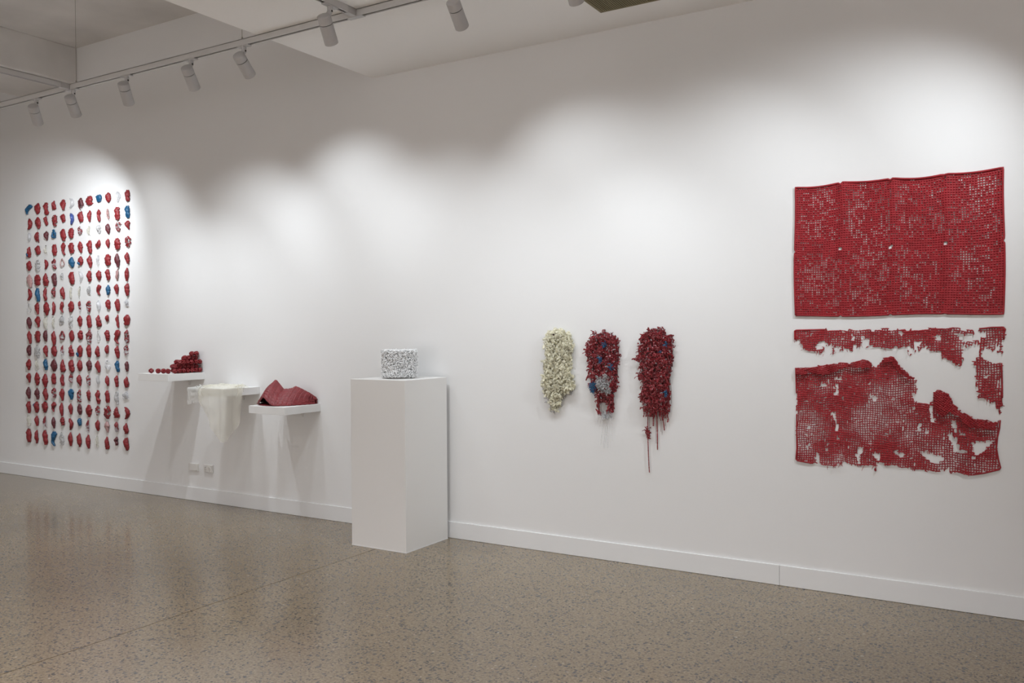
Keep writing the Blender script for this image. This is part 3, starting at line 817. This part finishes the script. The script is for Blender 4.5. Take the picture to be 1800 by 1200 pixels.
# complete mat, top
TOPL = [wall_pt(1397, 330), wall_pt(1400, 556.5), wall_pt(1765, 551), wall_pt(1765.5, 294)]
x0, x1 = -1.192, -.146; z0, z1 = 1.575, 2.318
ux = [wall_pt(1478, 440).x, wall_pt(1567, 440).x, wall_pt(1662, 440).x]; uz = [wall_pt(1482, 439).z, wall_pt(1570, 432).z, wall_pt(1664, 427).z]
zmid = float(np.mean(uz))
def keep_top(x, z):
    k = (x > x0 - .010) & (x < x1 + .010) & (z > z0 - .006) & (z < z1 + .006)
    for c in ux:      # small diamond openings where the panels meet, nicks in the rim
        for zz in (zmid, z1 + .002, z0 - .004): k &= (abs(x - c) + abs(z - zz)) > (.0100 if zz == zmid else .0082)
    for xx in (x0 - .002, x1 + .002): k &= (abs(x - xx) + abs(z - zmid)) > .010
    for (cx, cz) in ((x0, z0), (x1, z0), (x0, z1), (x1, z1)): k &= (abs(x - cx) + abs(z - cz)) > .006
    return k
def warp_top(x, z):
    u = (x - x0) / (x1 - x0)
    sag = -.010 * np.sin(np.pi * ((u * 4) % 1)) * np.clip((z - z0) / (z1 - z0), 0, 1)
    sag += .004 * np.sin(x * 9 + z * 4)
    return .004 * np.sin(z * 8 + x * 3), sag
def y_top(x, z):
    u = (x - x0) / (x1 - x0)
    return .0016 + .005 * np.exp(-(((u * 4 + .5) % 1 - .5) / .10) ** 2) + .0022 * (1 + np.sin(x * 34 + np.sin(z * 9))) * np.clip(np.sin(z * 14 + x * 6), 0, 1)
def open_top(x, z, rg):
    n1 = vnoise(x, z, 6.5, 1) * 1.1 + .55 * vnoise(x, z, 24, 2)
    u = ((x - x0) / (x1 - x0) * 4) % 1
    v = (z - z0) / (z1 - z0)
    p_ = .50 + n1 * .42 - .45 * np.exp(-(np.minimum(u, 1 - u) / .05) ** 2) - .30 * np.clip((.16 - v) / .16, 0, 1) - .2 * np.exp(-((v - .5) / .03) ** 2) - .25 * (v > .95)
    return rg.uniform(0, 1, x.shape) < np.clip(p_, .04, .88)
V, F_ = net(x0, x1, z0, z1, .0129, keep_top, None, .32, .0012, y_top, warp_top, 11, open_fun=open_top)
mat_top = empty('perforated_mat', ((x0 + x1) / 2, WY, z0), 'complete rectangular crimson mat of small square holes, hung above the torn ones', 'mat', None)
def child2(o, par): o.parent = par; o.matrix_parent_inverse = Matrix.Translation(-par.location); return o
child2(mesh_obj('lattice', V, F_, M_NET, smooth=True), mat_top)
# rolled rim, one closed loop with the nicks
loop = []
def rimpts(a, b, n):
    return [(a[0] + (b[0] - a[0]) * k / n, a[1] + (b[1] - a[1]) * k / n) for k in range(n)]
loop = rimpts((x0, z0), (x0, z1), 60) + rimpts((x0, z1), (x1, z1), 84) + rimpts((x1, z1), (x1, z0), 60) + rimpts((x1, z0), (x0, z0), 84)
P = []
for (x, z) in loop + loop[:1]:
    wx, wz = warp_top(np.array([x]), np.array([z]))
    nick = 0
    for c in ux:
        if abs(x - c) < .010 and (z in (z0, z1)): nick = .009 * (1 - abs(x - c) / .010) * (1 if z == z0 else -1)
    nx_ = 0
    if abs(z - zmid) < .012 and x in (x0, x1): nx_ = .009 * (1 - abs(z - zmid) / .012) * (1 if x == x0 else -1)
    P.append((x + float(wx[0]) + nx_, WY - .007, z + float(wz[0]) + nick))
V, F_ = tubes([P], [[.0058] * len(P)], 7)
child2(mesh_obj('rolled_rim', V, F_, M_NET, smooth=True), mat_top)
bm = bmesh.new()
for c in [x0 + .02] + ux + [x1 - .02]: add_cyl(bm, (c, WY, z1 - .016), (c, WY - .022, z1 - .016), .002, seg=8)
child2(from_bm('pins', bm, M_PIN), mat_top)

# torn strip with the hanging fragment
STRIP = (pxpoly('138,170 160,160 400,155 610,150 620,170 700,165 800,150 815,160 840,150 1000,142 1200,140 1235,160 1270,140 1400,138 1510,140 1530,150 1545,140 1640,145', *Q3)
 + pxpoly('0,145 90,150 130,160 160,150 190,160 250,140 340,128 440,135 500,118 545,150 600,128 660,128 690,150 720,128 870,130 905,170 945,135 1000,138 1085,170 1130,140 1200,130 1300,122 1470,118 1500,150 1480,200 1475,330 1455,330 1470,430 1478,520 1460,460 1420,490 1320,450 1240,400 1215,410 1210,490 1195,440 1155,460 1165,520 1200,560 1280,610 1360,620 1445,620 1450,800 1455,1000 1455,1150', *Q4)
 + pxpoly('1455,60 1440,210 1410,235 1385,220 1370,100 1320,60 1230,30 1215,0', *Q6)
 + pxpoly('1200,1110 1140,1140 1120,1120 1130,1030 1100,1050 1075,900 1100,870 1055,840 1065,790 1095,690 1065,640 1075,560 1090,515 1115,510 1115,440 1140,400 1140,370 1060,375 960,385 880,370 885,430 915,540 885,690 860,640 800,650 760,620 700,600 610,540 610,460 500,465 400,430 380,400 330,410 290,440 240,430 225,480 205,430 160,420 165,530 130,470 125,420 165,400 100,385 0,400', *Q4)
 + pxpoly('1610,410 1540,390 1530,330 1520,440 1400,410 1270,405 1240,370 1160,405 1140,390 1185,330 1180,280 1110,260 1070,300 1060,360 1040,400 960,370 950,450 880,440 780,440 770,390 710,380 715,470 700,530 675,470 685,370 600,355 560,400 545,500 440,480 345,450 240,420 225,340 215,300 150,295 140,250', *Q3))
SH = [pxpoly('415,410 450,380 470,340 560,320 585,345 545,390 490,425 440,422', *Q3), pxpoly('935,220 985,240 990,270 945,305', *Q3),
      pxpoly('790,210 1060,210 1160,170 1220,190 1200,250 1010,325 900,310 850,280', *Q4), pxpoly('490,240 590,230 600,270 530,300 500,290', *Q4),
      pxpoly('210,340 320,320 290,400 230,415', *Q4), pxpoly('1370,320 1410,320 1405,360', *Q3), pxpoly('20,190 70,200 30,255', *Q4),
      pxpoly('1370,350 1410,400 1400,450 1370,410', *Q4), pxpoly('1195,760 1250,830 1230,840', *Q4), pxpoly('1380,880 1400,880 1395,960 1380,960', *Q4)]
LOW = (pxpoly('152,670 200,685 400,680 600,640 700,635 840,605 900,630 1020,600 1130,572 1200,600 1240,640 1235,680 1290,665 1340,600 1380,560 1420,545 1530,518 1545,540 1590,600 1640,690', *Q3)
 + pxpoly('50,690 130,750 240,850 260,940 255,1045 190,1045 195,1100 240,1165 330,1170 440,1180 500,1120 490,1060 485,1030 555,995 600,1015 670,1030 720,1070 770,1180', *Q4)
 + pxpoly('850,150 950,220 1050,290 1200,300 1340,330 1380,310 1400,280 1425,300 1415,420 1385,540 1370,700 1400,870 1430,970 1410,1000 1200,1050 1000,1080 960,1070 850,1060 700,1030 640,1015 560,1035 430,1030 300,1010 150,985 0,960', *Q6)
 + pxpoly('1600,960 1510,930 1390,940 1370,890 1310,900 1280,960 1130,940 900,930 835,905 820,895 790,920 700,940 600,945 520,930 440,915 350,905 180,875 155,850 170,700 165,450 165,215 178,200 158,180 160,0', *Q5)
 + pxpoly('155,1090 165,1080 158,850', *Q3))
LH = [pxpoly('475,900 590,905 590,950 540,955 500,930', *Q3), pxpoly('700,830 800,818 790,845 720,850', *Q3), pxpoly('715,930 745,930 745,1000 730,1080 685,1070 690,1050 722,1040', *Q3),
      pxpoly('1180,1110 1230,1085 1280,1110 1270,1130 1190,1130', *Q3), pxpoly('795,1108 820,1095 840,1112 820,1132', *Q3), pxpoly('1498,1112 1520,1095 1540,1112 1520,1132', *Q3),
      pxpoly('655,195 720,210 735,330 740,470 720,460 700,300', *Q5), pxpoly('730,515 770,580 735,605', *Q5), pxpoly('300,385 350,385 350,430 310,430', *Q5),
      pxpoly('285,490 325,500 320,535 300,530', *Q5), pxpoly('305,640 338,640 333,700 305,700', *Q5), pxpoly('440,780 470,780 460,910 430,910', *Q5),
      pxpoly('500,690 560,715 650,690 600,728', *Q5), pxpoly('580,620 635,620 600,655', *Q5), pxpoly('1010,680 1090,700 1060,860 1050,900 1005,820', *Q5),
      pxpoly('1240,770 1340,770 1340,850 1280,860', *Q5), pxpoly('1530,710 1600,770 1700,790 1640,815 1550,800', *Q5), pxpoly('1350,510 1460,508 1420,532', *Q5),
      pxpoly('440,110 480,120 480,230 500,280 490,365 460,320 430,230', *Q6), pxpoly('265,360 310,340 315,420 300,470 265,450', *Q6),
      pxpoly('315,755 390,730 440,770 510,795 560,790 615,855 550,900 480,890 400,860', *Q6), pxpoly('745,315 790,310 830,400 825,490 790,480 755,400', *Q6),
      pxpoly('700,440 740,470 760,530 830,590 840,700 950,740 965,770 850,760 785,760 760,620 690,520', *Q6),
      pxpoly('1000,590 1060,620 1160,600 1270,610 1360,575 1240,680 1180,740 1080,790 1050,690', *Q6), pxpoly('370,430 410,440 405,480 370,465', *Q6),
      pxpoly('190,120 240,140 215,170', *Q6), pxpoly('1030,815 1085,815 1085,845 1040,845', *Q6), pxpoly('870,490 950,490 930,530 900,520', *Q6)]
BAND = [pxpoly('152,670 200,685 400,680 600,640 700,635 840,605 900,630 1020,600 1130,572 1200,600 1240,640 1220,700 1000,690 860,690 700,755 520,790 380,770 160,790', *Q3),
        pxpoly('1340,600 1380,560 1420,545 1530,518 1560,570 1590,600 1640,690 1640,780 1560,700 1480,600 1400,620', *Q3) ,
        pxpoly('0,640 50,690 130,750 240,850 120,840 0,760', *Q4)]
BAND2 = [pxpoly('500,0 495,-80 555,-125 600,-105 670,-90 720,-50 770,60 850,150 950,220 1050,290 1200,300 1340,330 1400,330 1370,450 1200,430 1080,430 950,380 860,270 720,190 640,250 560,250 500,130', *Q6)]
def keeper(outer, holes):
    def k(x, z):
        r = inside(outer, x, z)
        for h in holes: r &= ~inside(h, x, z)
        return r
    return k
def keeper_any(polys):
    def k(x, z):
        r = inside(polys[0], x, z)
        for h in polys[1:]: r |= inside(h, x, z)
        return r
    return k
def bbox(poly):
    a_ = np.array(poly); return a_[:, 0].min(), a_[:, 0].max(), a_[:, 1].min(), a_[:, 1].max()
def warp_low(x, z):
    return .004 * np.sin(z * 10 + x * 3) + .0025 * np.sin(z * 33 + x * 11), .006 * np.sin(x * 12 + 1) + .003 * np.sin(x * 31) + .0025 * np.sin(x * 45 + z * 25)
def y_low(x, z): return .0015 + .004 * np.clip(np.sin(x * 17 + 1), 0, 1) ** 3 + .003 * np.clip(np.sin(x * 37 + z * 9), 0, 1) + .002 * np.clip(np.sin(z * 30), 0, 1)
def rad_low(x, z, rg, ax):
    n1 = vnoise(x, z, 6, 4) + .6 * vnoise(x, z, 19, 8)
    return np.clip(.0033 + .0013 * np.clip(n1 * 2, -1, 1) + rg.normal(0, .0005, len(x)), .0020, .0052) * (1.05 if ax == 0 else .97)
def torn_root(name, poly, label):
    b = bbox(poly); return empty(name, ((b[0] + b[1]) / 2, WY, b[2]), label, 'mat')
sroot = torn_root('torn_mat_strip', STRIP, 'torn crimson net strip with a ragged piece dangling at its right end')
b = bbox(STRIP)
V, F_ = net(b[0], b[1], b[2], b[3], .0127, keeper(STRIP, SH), rad_low, .36, .0014, y_low, warp_low, 21, breaks=.02)
child2(mesh_obj('lattice', V, F_, M_NET, smooth=True), sroot)
lroot = torn_root('torn_mat', LOW, 'large torn crimson net mat full of holes, lowest on the wall')
b = bbox(LOW)
V, F_ = net(b[0], b[1], b[2], b[3], .0124, keeper(LOW, LH), rad_low, .36, .0014, y_low, warp_low, 22, breaks=.02)
child2(mesh_obj('lattice', V, F_, M_NET, smooth=True), lroot)
parts_ = []
def rad_band(x, z, rg, ax): return np.clip(.0034 + rg.normal(0, .0005, len(x)), .0024, .005)
def y_band(x, z): return .012 + .010 * np.abs(np.sin(x * 25 + z * 20)) + .004 * np.sin(x * 70)
for k, (bp_, an) in enumerate(((BAND, .22), (BAND2, -.6))):
    allp = [q for p in bp_ for q in p]; b = bbox(allp); e = .15
    child2(mesh_obj('folded_over_edge', *net(b[0] - e, b[1] + e, b[2] - e, b[3] + e, .0098, keeper_any(bp_), rad_band, .8, .003, y_band, warp_low, 30 + k, ang=an), M_NET, smooth=True), lroot)
# rim cords along the edges that are still whole
def rim_cord(pts, root, r=.0042):
    P = []
    for a_, b2_ in zip(pts, pts[1:]):
        n = max(2, int(math.hypot(b2_[0] - a_[0], b2_[1] - a_[1]) / .012))
        P += [(a_[0] + (b2_[0] - a_[0]) * k / n, WY - .006, a_[1] + (b2_[1] - a_[1]) * k / n) for k in range(n)]
    V, F_ = tubes([P], [[r] * len(P)], 6)
    child2(mesh_obj('edge_cord', V, F_, M_NET, smooth=True), root)
rim_cord(pxpoly('140,295 138,172 160,162 400,157 610,152', *Q3), sroot)
rim_cord(pxpoly('1130,142 1300,124 1470,120 1498,150 1480,200 1475,330', *Q4), sroot)
rim_cord(pxpoly('1443,622 1450,800 1454,1000 1454,1150', *Q4), sroot)
rim_cord(pxpoly('153,690 158,850 165,1080', *Q3), lroot)
rim_cord(pxpoly('168,215 167,450 171,700 157,850 180,873 350,903 440,913', *Q5), lroot)
rim_cord(pxpoly('1424,305 1414,420 1385,540 1371,700 1401,870 1429,970 1410,998 1200,1048 1000,1077', *Q6), lroot)
# ragged threads hanging from torn edges
def threads(poly_pts, root, n, seed, ln=(.008, .03), r=.0014):
    rg = np.random.default_rng(seed); P = []; R_ = []
    for _ in range(n):
        k = rg.integers(0, len(poly_pts)); x, z = poly_pts[k]; x += rg.normal(0, .006); z += rg.normal(0, .004)
        l_ = rg.uniform(*ln); dx_ = rg.normal(0, .004)
        P.append([(x + dx_ * t_, WY - .006 - .012 * math.sin(t_ * 2.5), z - l_ * t_) for t_ in (0, .3, .6, 1)]); R_.append([r, r, r * .9, r * .5])
    V, F_ = tubes(P, R_, 4)
    child2(mesh_obj('torn_threads', V, F_, M_NET), root)
threads(STRIP[-40:], sroot, 30, 7, ln=(.006, .020), r=.0011)
threads(pxpoly('520,930 600,945 700,940 790,920 1130,940 1280,960', *Q5), lroot, 14, 8)
threads([q for h in LH for q in h], lroot, 40, 9, ln=(.006, .02))
# a loose crumb under the torn mat
c = wall_pt(1539, 825)
bm = bmesh.new(); bmesh.ops.create_icosphere(bm, subdivisions=2, radius=.008)
for v in bm.verts: v.co = Vector((v.co.x * .8, v.co.y * .7, v.co.z * 1.15)) * (1 + .35 * noise.noise(v.co * 150))
crumb = from_bm('rubber_crumb', bm, M_NET, smooth=True, loc=(c.x, WY - .007, c.z)); tag(crumb, 'tiny red crumb hanging just under the torn mat', 'scrap')

# ------------------------------------------------------------------ three hanging clusters
A8 = (940, 560, 4.0)
def curls_in(poly, n, rg, size=(.010, .028), depth=(.004, .05), rad=(.0016, .0042), tight=1.0, flat=.35, jag=0.0, nside=5):
    b = bbox(poly); P = []; R_ = []; cnt = 0
    edge = np.array(poly)
    while cnt < n:
        x = rg.uniform(b[0], b[1]); z = rg.uniform(b[2], b[3])
        if not inside(poly, np.array([x]), np.array([z]))[0]: continue
        dmin = np.min(np.hypot(edge[:, 0] - x, edge[:, 1] - z)); bul = min(1, dmin / .03)
        y = -(depth[0] + (depth[1] - depth[0]) * rg.uniform(.2, 1) * (.35 + .65 * bul))
        L_ = rg.uniform(*size); a = rg.uniform(0, 2 * math.pi); tw = rg.uniform(1.5, 5) * tight; el = rg.normal(0, .5)
        pts = []; q = Vector((x, y, z)); K_ = 7
        for k in range(K_):
            pts.append((q.x, min(q.y, -.002), q.z))
            aa = a + tw * k / K_
            q = q + Vector((math.cos(aa), -.6 * math.sin(el + tw * k / K_), math.sin(aa))) * (L_ / (K_ - 1))
        if jag:
            pts = [(a_[0] + rg.normal(0, jag), min(a_[1] + rg.normal(0, jag), -.002), a_[2] + rg.normal(0, jag)) for a_ in pts]
        r = rg.uniform(*rad); P.append(pts); R_.append([r * c_ * (rg.uniform(.55, 1.3) if jag else 1) for c_ in (.6, 1, 1.1, 1, 1.1, 1, .5)]); cnt += 1
    P = np.array(P); P[..., 1] += WY
    return tubes(P, R_, nside, flat)
def strand(root, name, pxs, r, m, beads=False, y=.014, seed=0):
    rg = np.random.default_rng(seed); pts = pxs; P = []
    for a_, b2_ in zip(pts, pts[1:]):
        n = max(2, int(math.hypot(b2_[0] - a_[0], b2_[1] - a_[1]) / .005))
        P += [(a_[0] + (b2_[0] - a_[0]) * k / n, WY - y, a_[1] + (b2_[1] - a_[1]) * k / n) for k in range(n)]
    R_ = [r * ((1.25 if (k // 1) % 2 else .55) if beads else (1 + rg.normal(0, .12))) for k in range(len(P))]
    V, F_ = tubes([P], [R_], 6)
    return child2(mesh_obj(name, V, F_, m, smooth=not beads), root)
def hang_root(name, poly, label):
    b = bbox(poly); return empty(name, ((b[0] + b[1]) / 2, WY, b[3]), label, 'wall hanging', None)
def core(poly, root, m, depth, inset=.80):
    b = bbox(poly); cx, cz = (b[0] + b[1]) / 2, (b[2] + b[3]) / 2
    xs = np.linspace(b[0], b[1], 26); zs = np.linspace(b[2], b[3], 60)
    gx, gz = np.meshgrid(xs, zs, indexing='ij'); k = inside(poly, gx, gz); e = np.array(poly)
    V = []
    for i in range(len(xs)):
        for j in range(len(zs)):
            dm = np.min(np.hypot(e[:, 0] - gx[i, j], e[:, 1] - gz[i, j])) if k[i, j] else 0
            V.append((gx[i, j], WY - .003 - depth * min(1, dm / .03) * (.8 + .5 * noise.noise(Vector((gx[i, j] * 30, gz[i, j] * 30, 2)))), gz[i, j]))
    F_ = [f for f in grid_faces(26, 60) if all(k.reshape(-1)[v] for v in f)]
    o = child2(mesh_obj('backing', V, F_, m, smooth=True), root); return o

rg = np.random.default_rng(42)
CR = pxpoly('100,110 125,95 150,85 180,80 215,82 245,105 265,130 275,165 275,200 268,230 268,260 262,300 262,330 270,400 285,450 292,480 275,510 230,505 205,520 205,540 198,570 175,590 170,620 160,645 130,640 118,615 130,580 120,555 100,545 90,520 80,500 72,440 85,380 80,340 78,300 92,270 95,240 92,170', *A8)
r1_ = hang_root('cream_foam_hanging', CR, 'ragged cream frilly foam cluster pinned to the wall, leftmost of three hangings')
core(CR, r1_, M_CREAM, .026)
V, F_ = curls_in(CR, 1500, rg, (.012, .040), (.006, .052), (.003, .0100), 1.1, .10, jag=.0030, nside=6)
child2(mesh_obj('frills', V, F_, M_CREAM, smooth=True), r1_)
LOWC = pxpoly('75,440 100,430 120,520 140,560 190,520 240,480 290,480 285,515 240,520 210,560 180,600 170,650 120,650 110,600 95,580 75,530', *A8)
V, F_ = curls_in(LOWC, 90, rg, (.012, .035), (.006, .03), (.0012, .004), .5, .3, jag=.003)
child2(mesh_obj('trailing_wisps', V, F_, M_GREYCL, smooth=True), r1_)['label'] = 'greyish clear wisps at the lower edge'
p = wall_pt(940 + 162 / 4, 560 + 111 / 4)
bm = bmesh.new(); add_cyl(bm, (p.x, WY, p.z), (p.x, WY - .060, p.z), .003, seg=10); add_cyl(bm, (p.x, WY - .058, p.z), (p.x, WY - .064, p.z), .0065, seg=14)
child2(from_bm('nail', bm, M_PIN), r1_)['label'] = 'dark nail head near the top'

R2 = pxpoly('425,97 440,105 470,100 490,86 505,82 520,95 560,110 580,125 590,140 592,170 597,200 598,240 605,270 600,300 590,330 588,370 595,400 588,450 578,500 560,540 560,600 565,660 535,665 528,600 490,590 465,590 452,600 475,680 460,675 447,610 445,570 435,520 405,495 400,440 398,400 395,360 388,310 385,280 372,250 372,220 380,190 385,160 400,140', *A8)
r2_ = hang_root('tangled_red_hanging', R2, 'tangled red strip cluster with blue tufts and a clear knot, middle of three hangings')
core(R2, r2_, M_MAROON, .020)
V, F_ = curls_in(R2, 1300, rg, (.010, .032), (.008, .050), (.0018, .0050), 1.0, .30, jag=.0017, nside=4); child2(mesh_obj('red_curls', V, F_, M_SHRED), r2_)
V, F_ = curls_in(R2, 60, rg, (.010, .022), (.03, .052), (.0014, .0032), .8, .25, jag=.0016); child2(mesh_obj('clear_curls', V, F_, M_CLEAR, smooth=True), r2_)['label'] = 'milky clear plastic bits among the red'
for (cx, cy, rx, ry, n_) in ((512, 185, 12, 14, 16), (485, 293, 12, 10, 14), (560, 333, 12, 14, 14), (432, 480, 20, 36, 60)):
    pl = pxpoly(' '.join(f'{cx + rx * math.cos(t_)},{cy + ry * math.sin(t_)}' for t_ in np.linspace(0, 6.28, 12)[:-1]), *A8)
    V, F_ = curls_in(pl, n_, rg, (.010, .028), (.048, .062), (.0016, .0032), .8, .5); child2(mesh_obj('blue_tuft', V, F_, M_BLUE, smooth=True), r2_)['label'] = 'teal blue tuft'
pl = pxpoly('455,420 490,400 530,400 545,440 545,520 520,530 500,515 470,510 450,460', *A8)
V, F_ = curls_in(pl, 150, rg, (.012, .035), (.040, .062), (.002, .006), 1.0, .15, jag=.0025); child2(mesh_obj('clear_knot', V, F_, M_GREYCL, smooth=True), r2_)['label'] = 'knot of clear crumpled plastic'
pl = pxpoly('470,650 540,650 545,690 510,700 480,690', *A8)
V, F_ = curls_in(pl, 40, rg, (.012, .035), (.006, .03), (.002, .006), .8, .15, jag=.0025); child2(mesh_obj('clear_tail', V, F_, M_CLEAR, smooth=True), r2_)['label'] = 'clear plastic tail'
for k, (xa, ya, xb, yb) in enumerate(((478, 560, 465, 760), (495, 590, 470, 890), (505, 590, 492, 915), (512, 590, 505, 880), (520, 600, 520, 910), (540, 600, 548, 860), (460, 600, 440, 740))):
    strand(r2_, 'clear_thread', pxpoly(f'{xa},{ya} {(xa + xb) / 2 + 3},{(ya + yb) / 2} {xb},{yb}', *A8), .0013, M_CLEAR, seed=k)
for k, t_ in enumerate(('455,590 462,640 475,683', '532,590 534,630 536,662', '555,540 558,600 562,660', '376,190 374,230 380,275', '410,430 405,460 402,495')):
    strand(r2_, 'beaded_strip', pxpoly(t_, *A8), .0050, M_RED, True, .02, k)
strand(r2_, 'loose_strip', pxpoly('402,362 390,395 372,437', *A8), .0050, M_RED, False, .03, 3)
strand(r2_, 'loose_strip', pxpoly('555,530 575,552', *A8), .0042, M_RED, False, .03, 4)

R3_ = pxpoly('800,80 815,72 840,78 860,68 890,72 905,68 922,80 925,100 935,115 955,120 975,118 978,140 982,180 984,200 978,230 975,250 978,290 980,330 965,360 962,400 955,450 955,500 955,560 950,600 945,650 920,662 900,655 880,640 860,650 840,670 820,695 810,670 800,640 785,640 775,590 760,578 752,570 762,520 765,480 768,440 745,420 735,425 733,395 742,375 755,375 752,340 745,300 718,293 716,282 735,270 745,240 735,225 745,200 735,180 745,150 760,120 770,105', *A8)
r3_ = hang_root('red_strip_hanging', R3_, 'dense dark red strip cluster with long dangling cords, rightmost of three hangings')
core(R3_, r3_, M_MAROON, .020)
V, F_ = curls_in(R3_, 1700, rg, (.010, .032), (.008, .054), (.0018, .0050), 1.0, .30, jag=.0017, nside=4); child2(mesh_obj('red_curls', V, F_, M_SHRED), r3_)
V, F_ = curls_in(R3_, 55, rg, (.010, .020), (.03, .054), (.0014, .0032), .8, .25, jag=.0016); child2(mesh_obj('clear_curls', V, F_, M_CLEAR, smooth=True), r3_)['label'] = 'milky clear plastic bits among the red'
for (cx, cy, rx, ry, n_) in ((945, 181, 14, 9, 14), (902, 228, 8, 6, 8), (942, 523, 11, 18, 24)):
    pl = pxpoly(' '.join(f'{cx + rx * math.cos(t_)},{cy + ry * math.sin(t_)}' for t_ in np.linspace(0, 6.28, 12)[:-1]), *A8)
    V, F_ = curls_in(pl, n_, rg, (.008, .020), (.050, .064), (.0016, .0032), .8, .5); child2(mesh_obj('blue_tuft', V, F_, M_BLUE, smooth=True), r3_)['label'] = 'teal blue tuft'
strand(r3_, 'long_cord', pxpoly('798,640 800,700 799,770 800,840 803,920 806,1000 811,1085', *A8), .0030, M_RED, False, .012, 1)
strand(r3_, 'long_cord', pxpoly('862,640 864,720 866,800 868,925', *A8), .0034, M_RED, False, .012, 2)
strand(r3_, 'long_cord', pxpoly('902,650 906,700 912,740 917,790', *A8), .0034, M_RED, False, .012, 3)
for k, t_ in enumerate(('765,500 760,540 755,578', '778,570 780,620 788,662', '820,640 820,670 818,697', '842,650 840,700 840,758', '945,560 955,620 952,662', '962,505 960,520 966,537', '905,660 908,700 905,720')):
    strand(r3_, 'beaded_strip', pxpoly(t_, *A8), .0042, M_RED, True, .016, k)
for k, (xa, ya, xb, yb) in enumerate(((812, 690, 808, 860), (885, 650, 893, 800), (895, 650, 902, 820), (925, 640, 922, 760), (958, 420, 968, 600), (850, 650, 858, 880))):
    strand(r3_, 'fine_thread', pxpoly(f'{xa},{ya} {(xa + xb) / 2 + 2},{(ya + yb) / 2} {xb},{yb}', *A8), .0009, M_MAROON, seed=k)
pl = pxpoly('785,765 815,765 820,800 805,835 795,830 785,795', *A8)
V, F_ = curls_in(pl, 26, rg, (.014, .032), (.008, .024), (.0020, .004), .7, .6)
kn = [pxpoly('798,795 780,778 760,788', *A8), pxpoly('800,795 815,800 829,803', *A8), pxpoly('800,800 812,820 812,836', *A8)]
kp = [(V, F_)]
for q in kn:
    kp.append(tubes([[(a_, WY - .016, c_) for a_, c_ in q]], [[.0035, .003, .0012]], 6))
V, F_ = merge(kp); child2(mesh_obj('cord_knot', V, F_, M_RED, smooth=True), r3_)

def fringe(root, x0_, x1_, y0_, y1_, n, seed, l0, l1):
    rg_ = np.random.default_rng(seed); P = []; R_ = []
    for _ in range(n):
        a_ = rg_.uniform(x0_, x1_); b_ = rg_.uniform(y0_, y1_); p_ = wall_pt(940 + a_ / 4, 560 + b_ / 4)
        L_ = rg_.uniform(l0, l1) ; sw = rg_.normal(0, .004); y_ = rg_.uniform(.008, .035); tw = rg_.uniform(0, 6)
        k_ = 15
        P.append([(p_.x + sw * q + .0016 * math.sin(q * 14 + tw), WY - y_ - .004 * math.sin(q * 9 + tw), p_.z - L_ * q) for q in np.linspace(0, 1, k_)])
        r_ = rg_.uniform(.0016, .0036); R_.append([r_ * (1.25 if k % 2 else .6) for k in range(k_)])
    V, F_ = tubes(P, R_, 4, .5)
    child2(mesh_obj('fringe_strips', V, F_, M_SHRED), root)
fringe(r3_, 765, 850, 480, 600, 16, 61, .05, .13)
fringe(r3_, 850, 950, 560, 640, 22, 62, .03, .09)
fringe(r2_, 440, 480, 520, 580, 8, 63, .03, .09)
fringe(r2_, 525, 565, 520, 580, 10, 64, .03, .08)
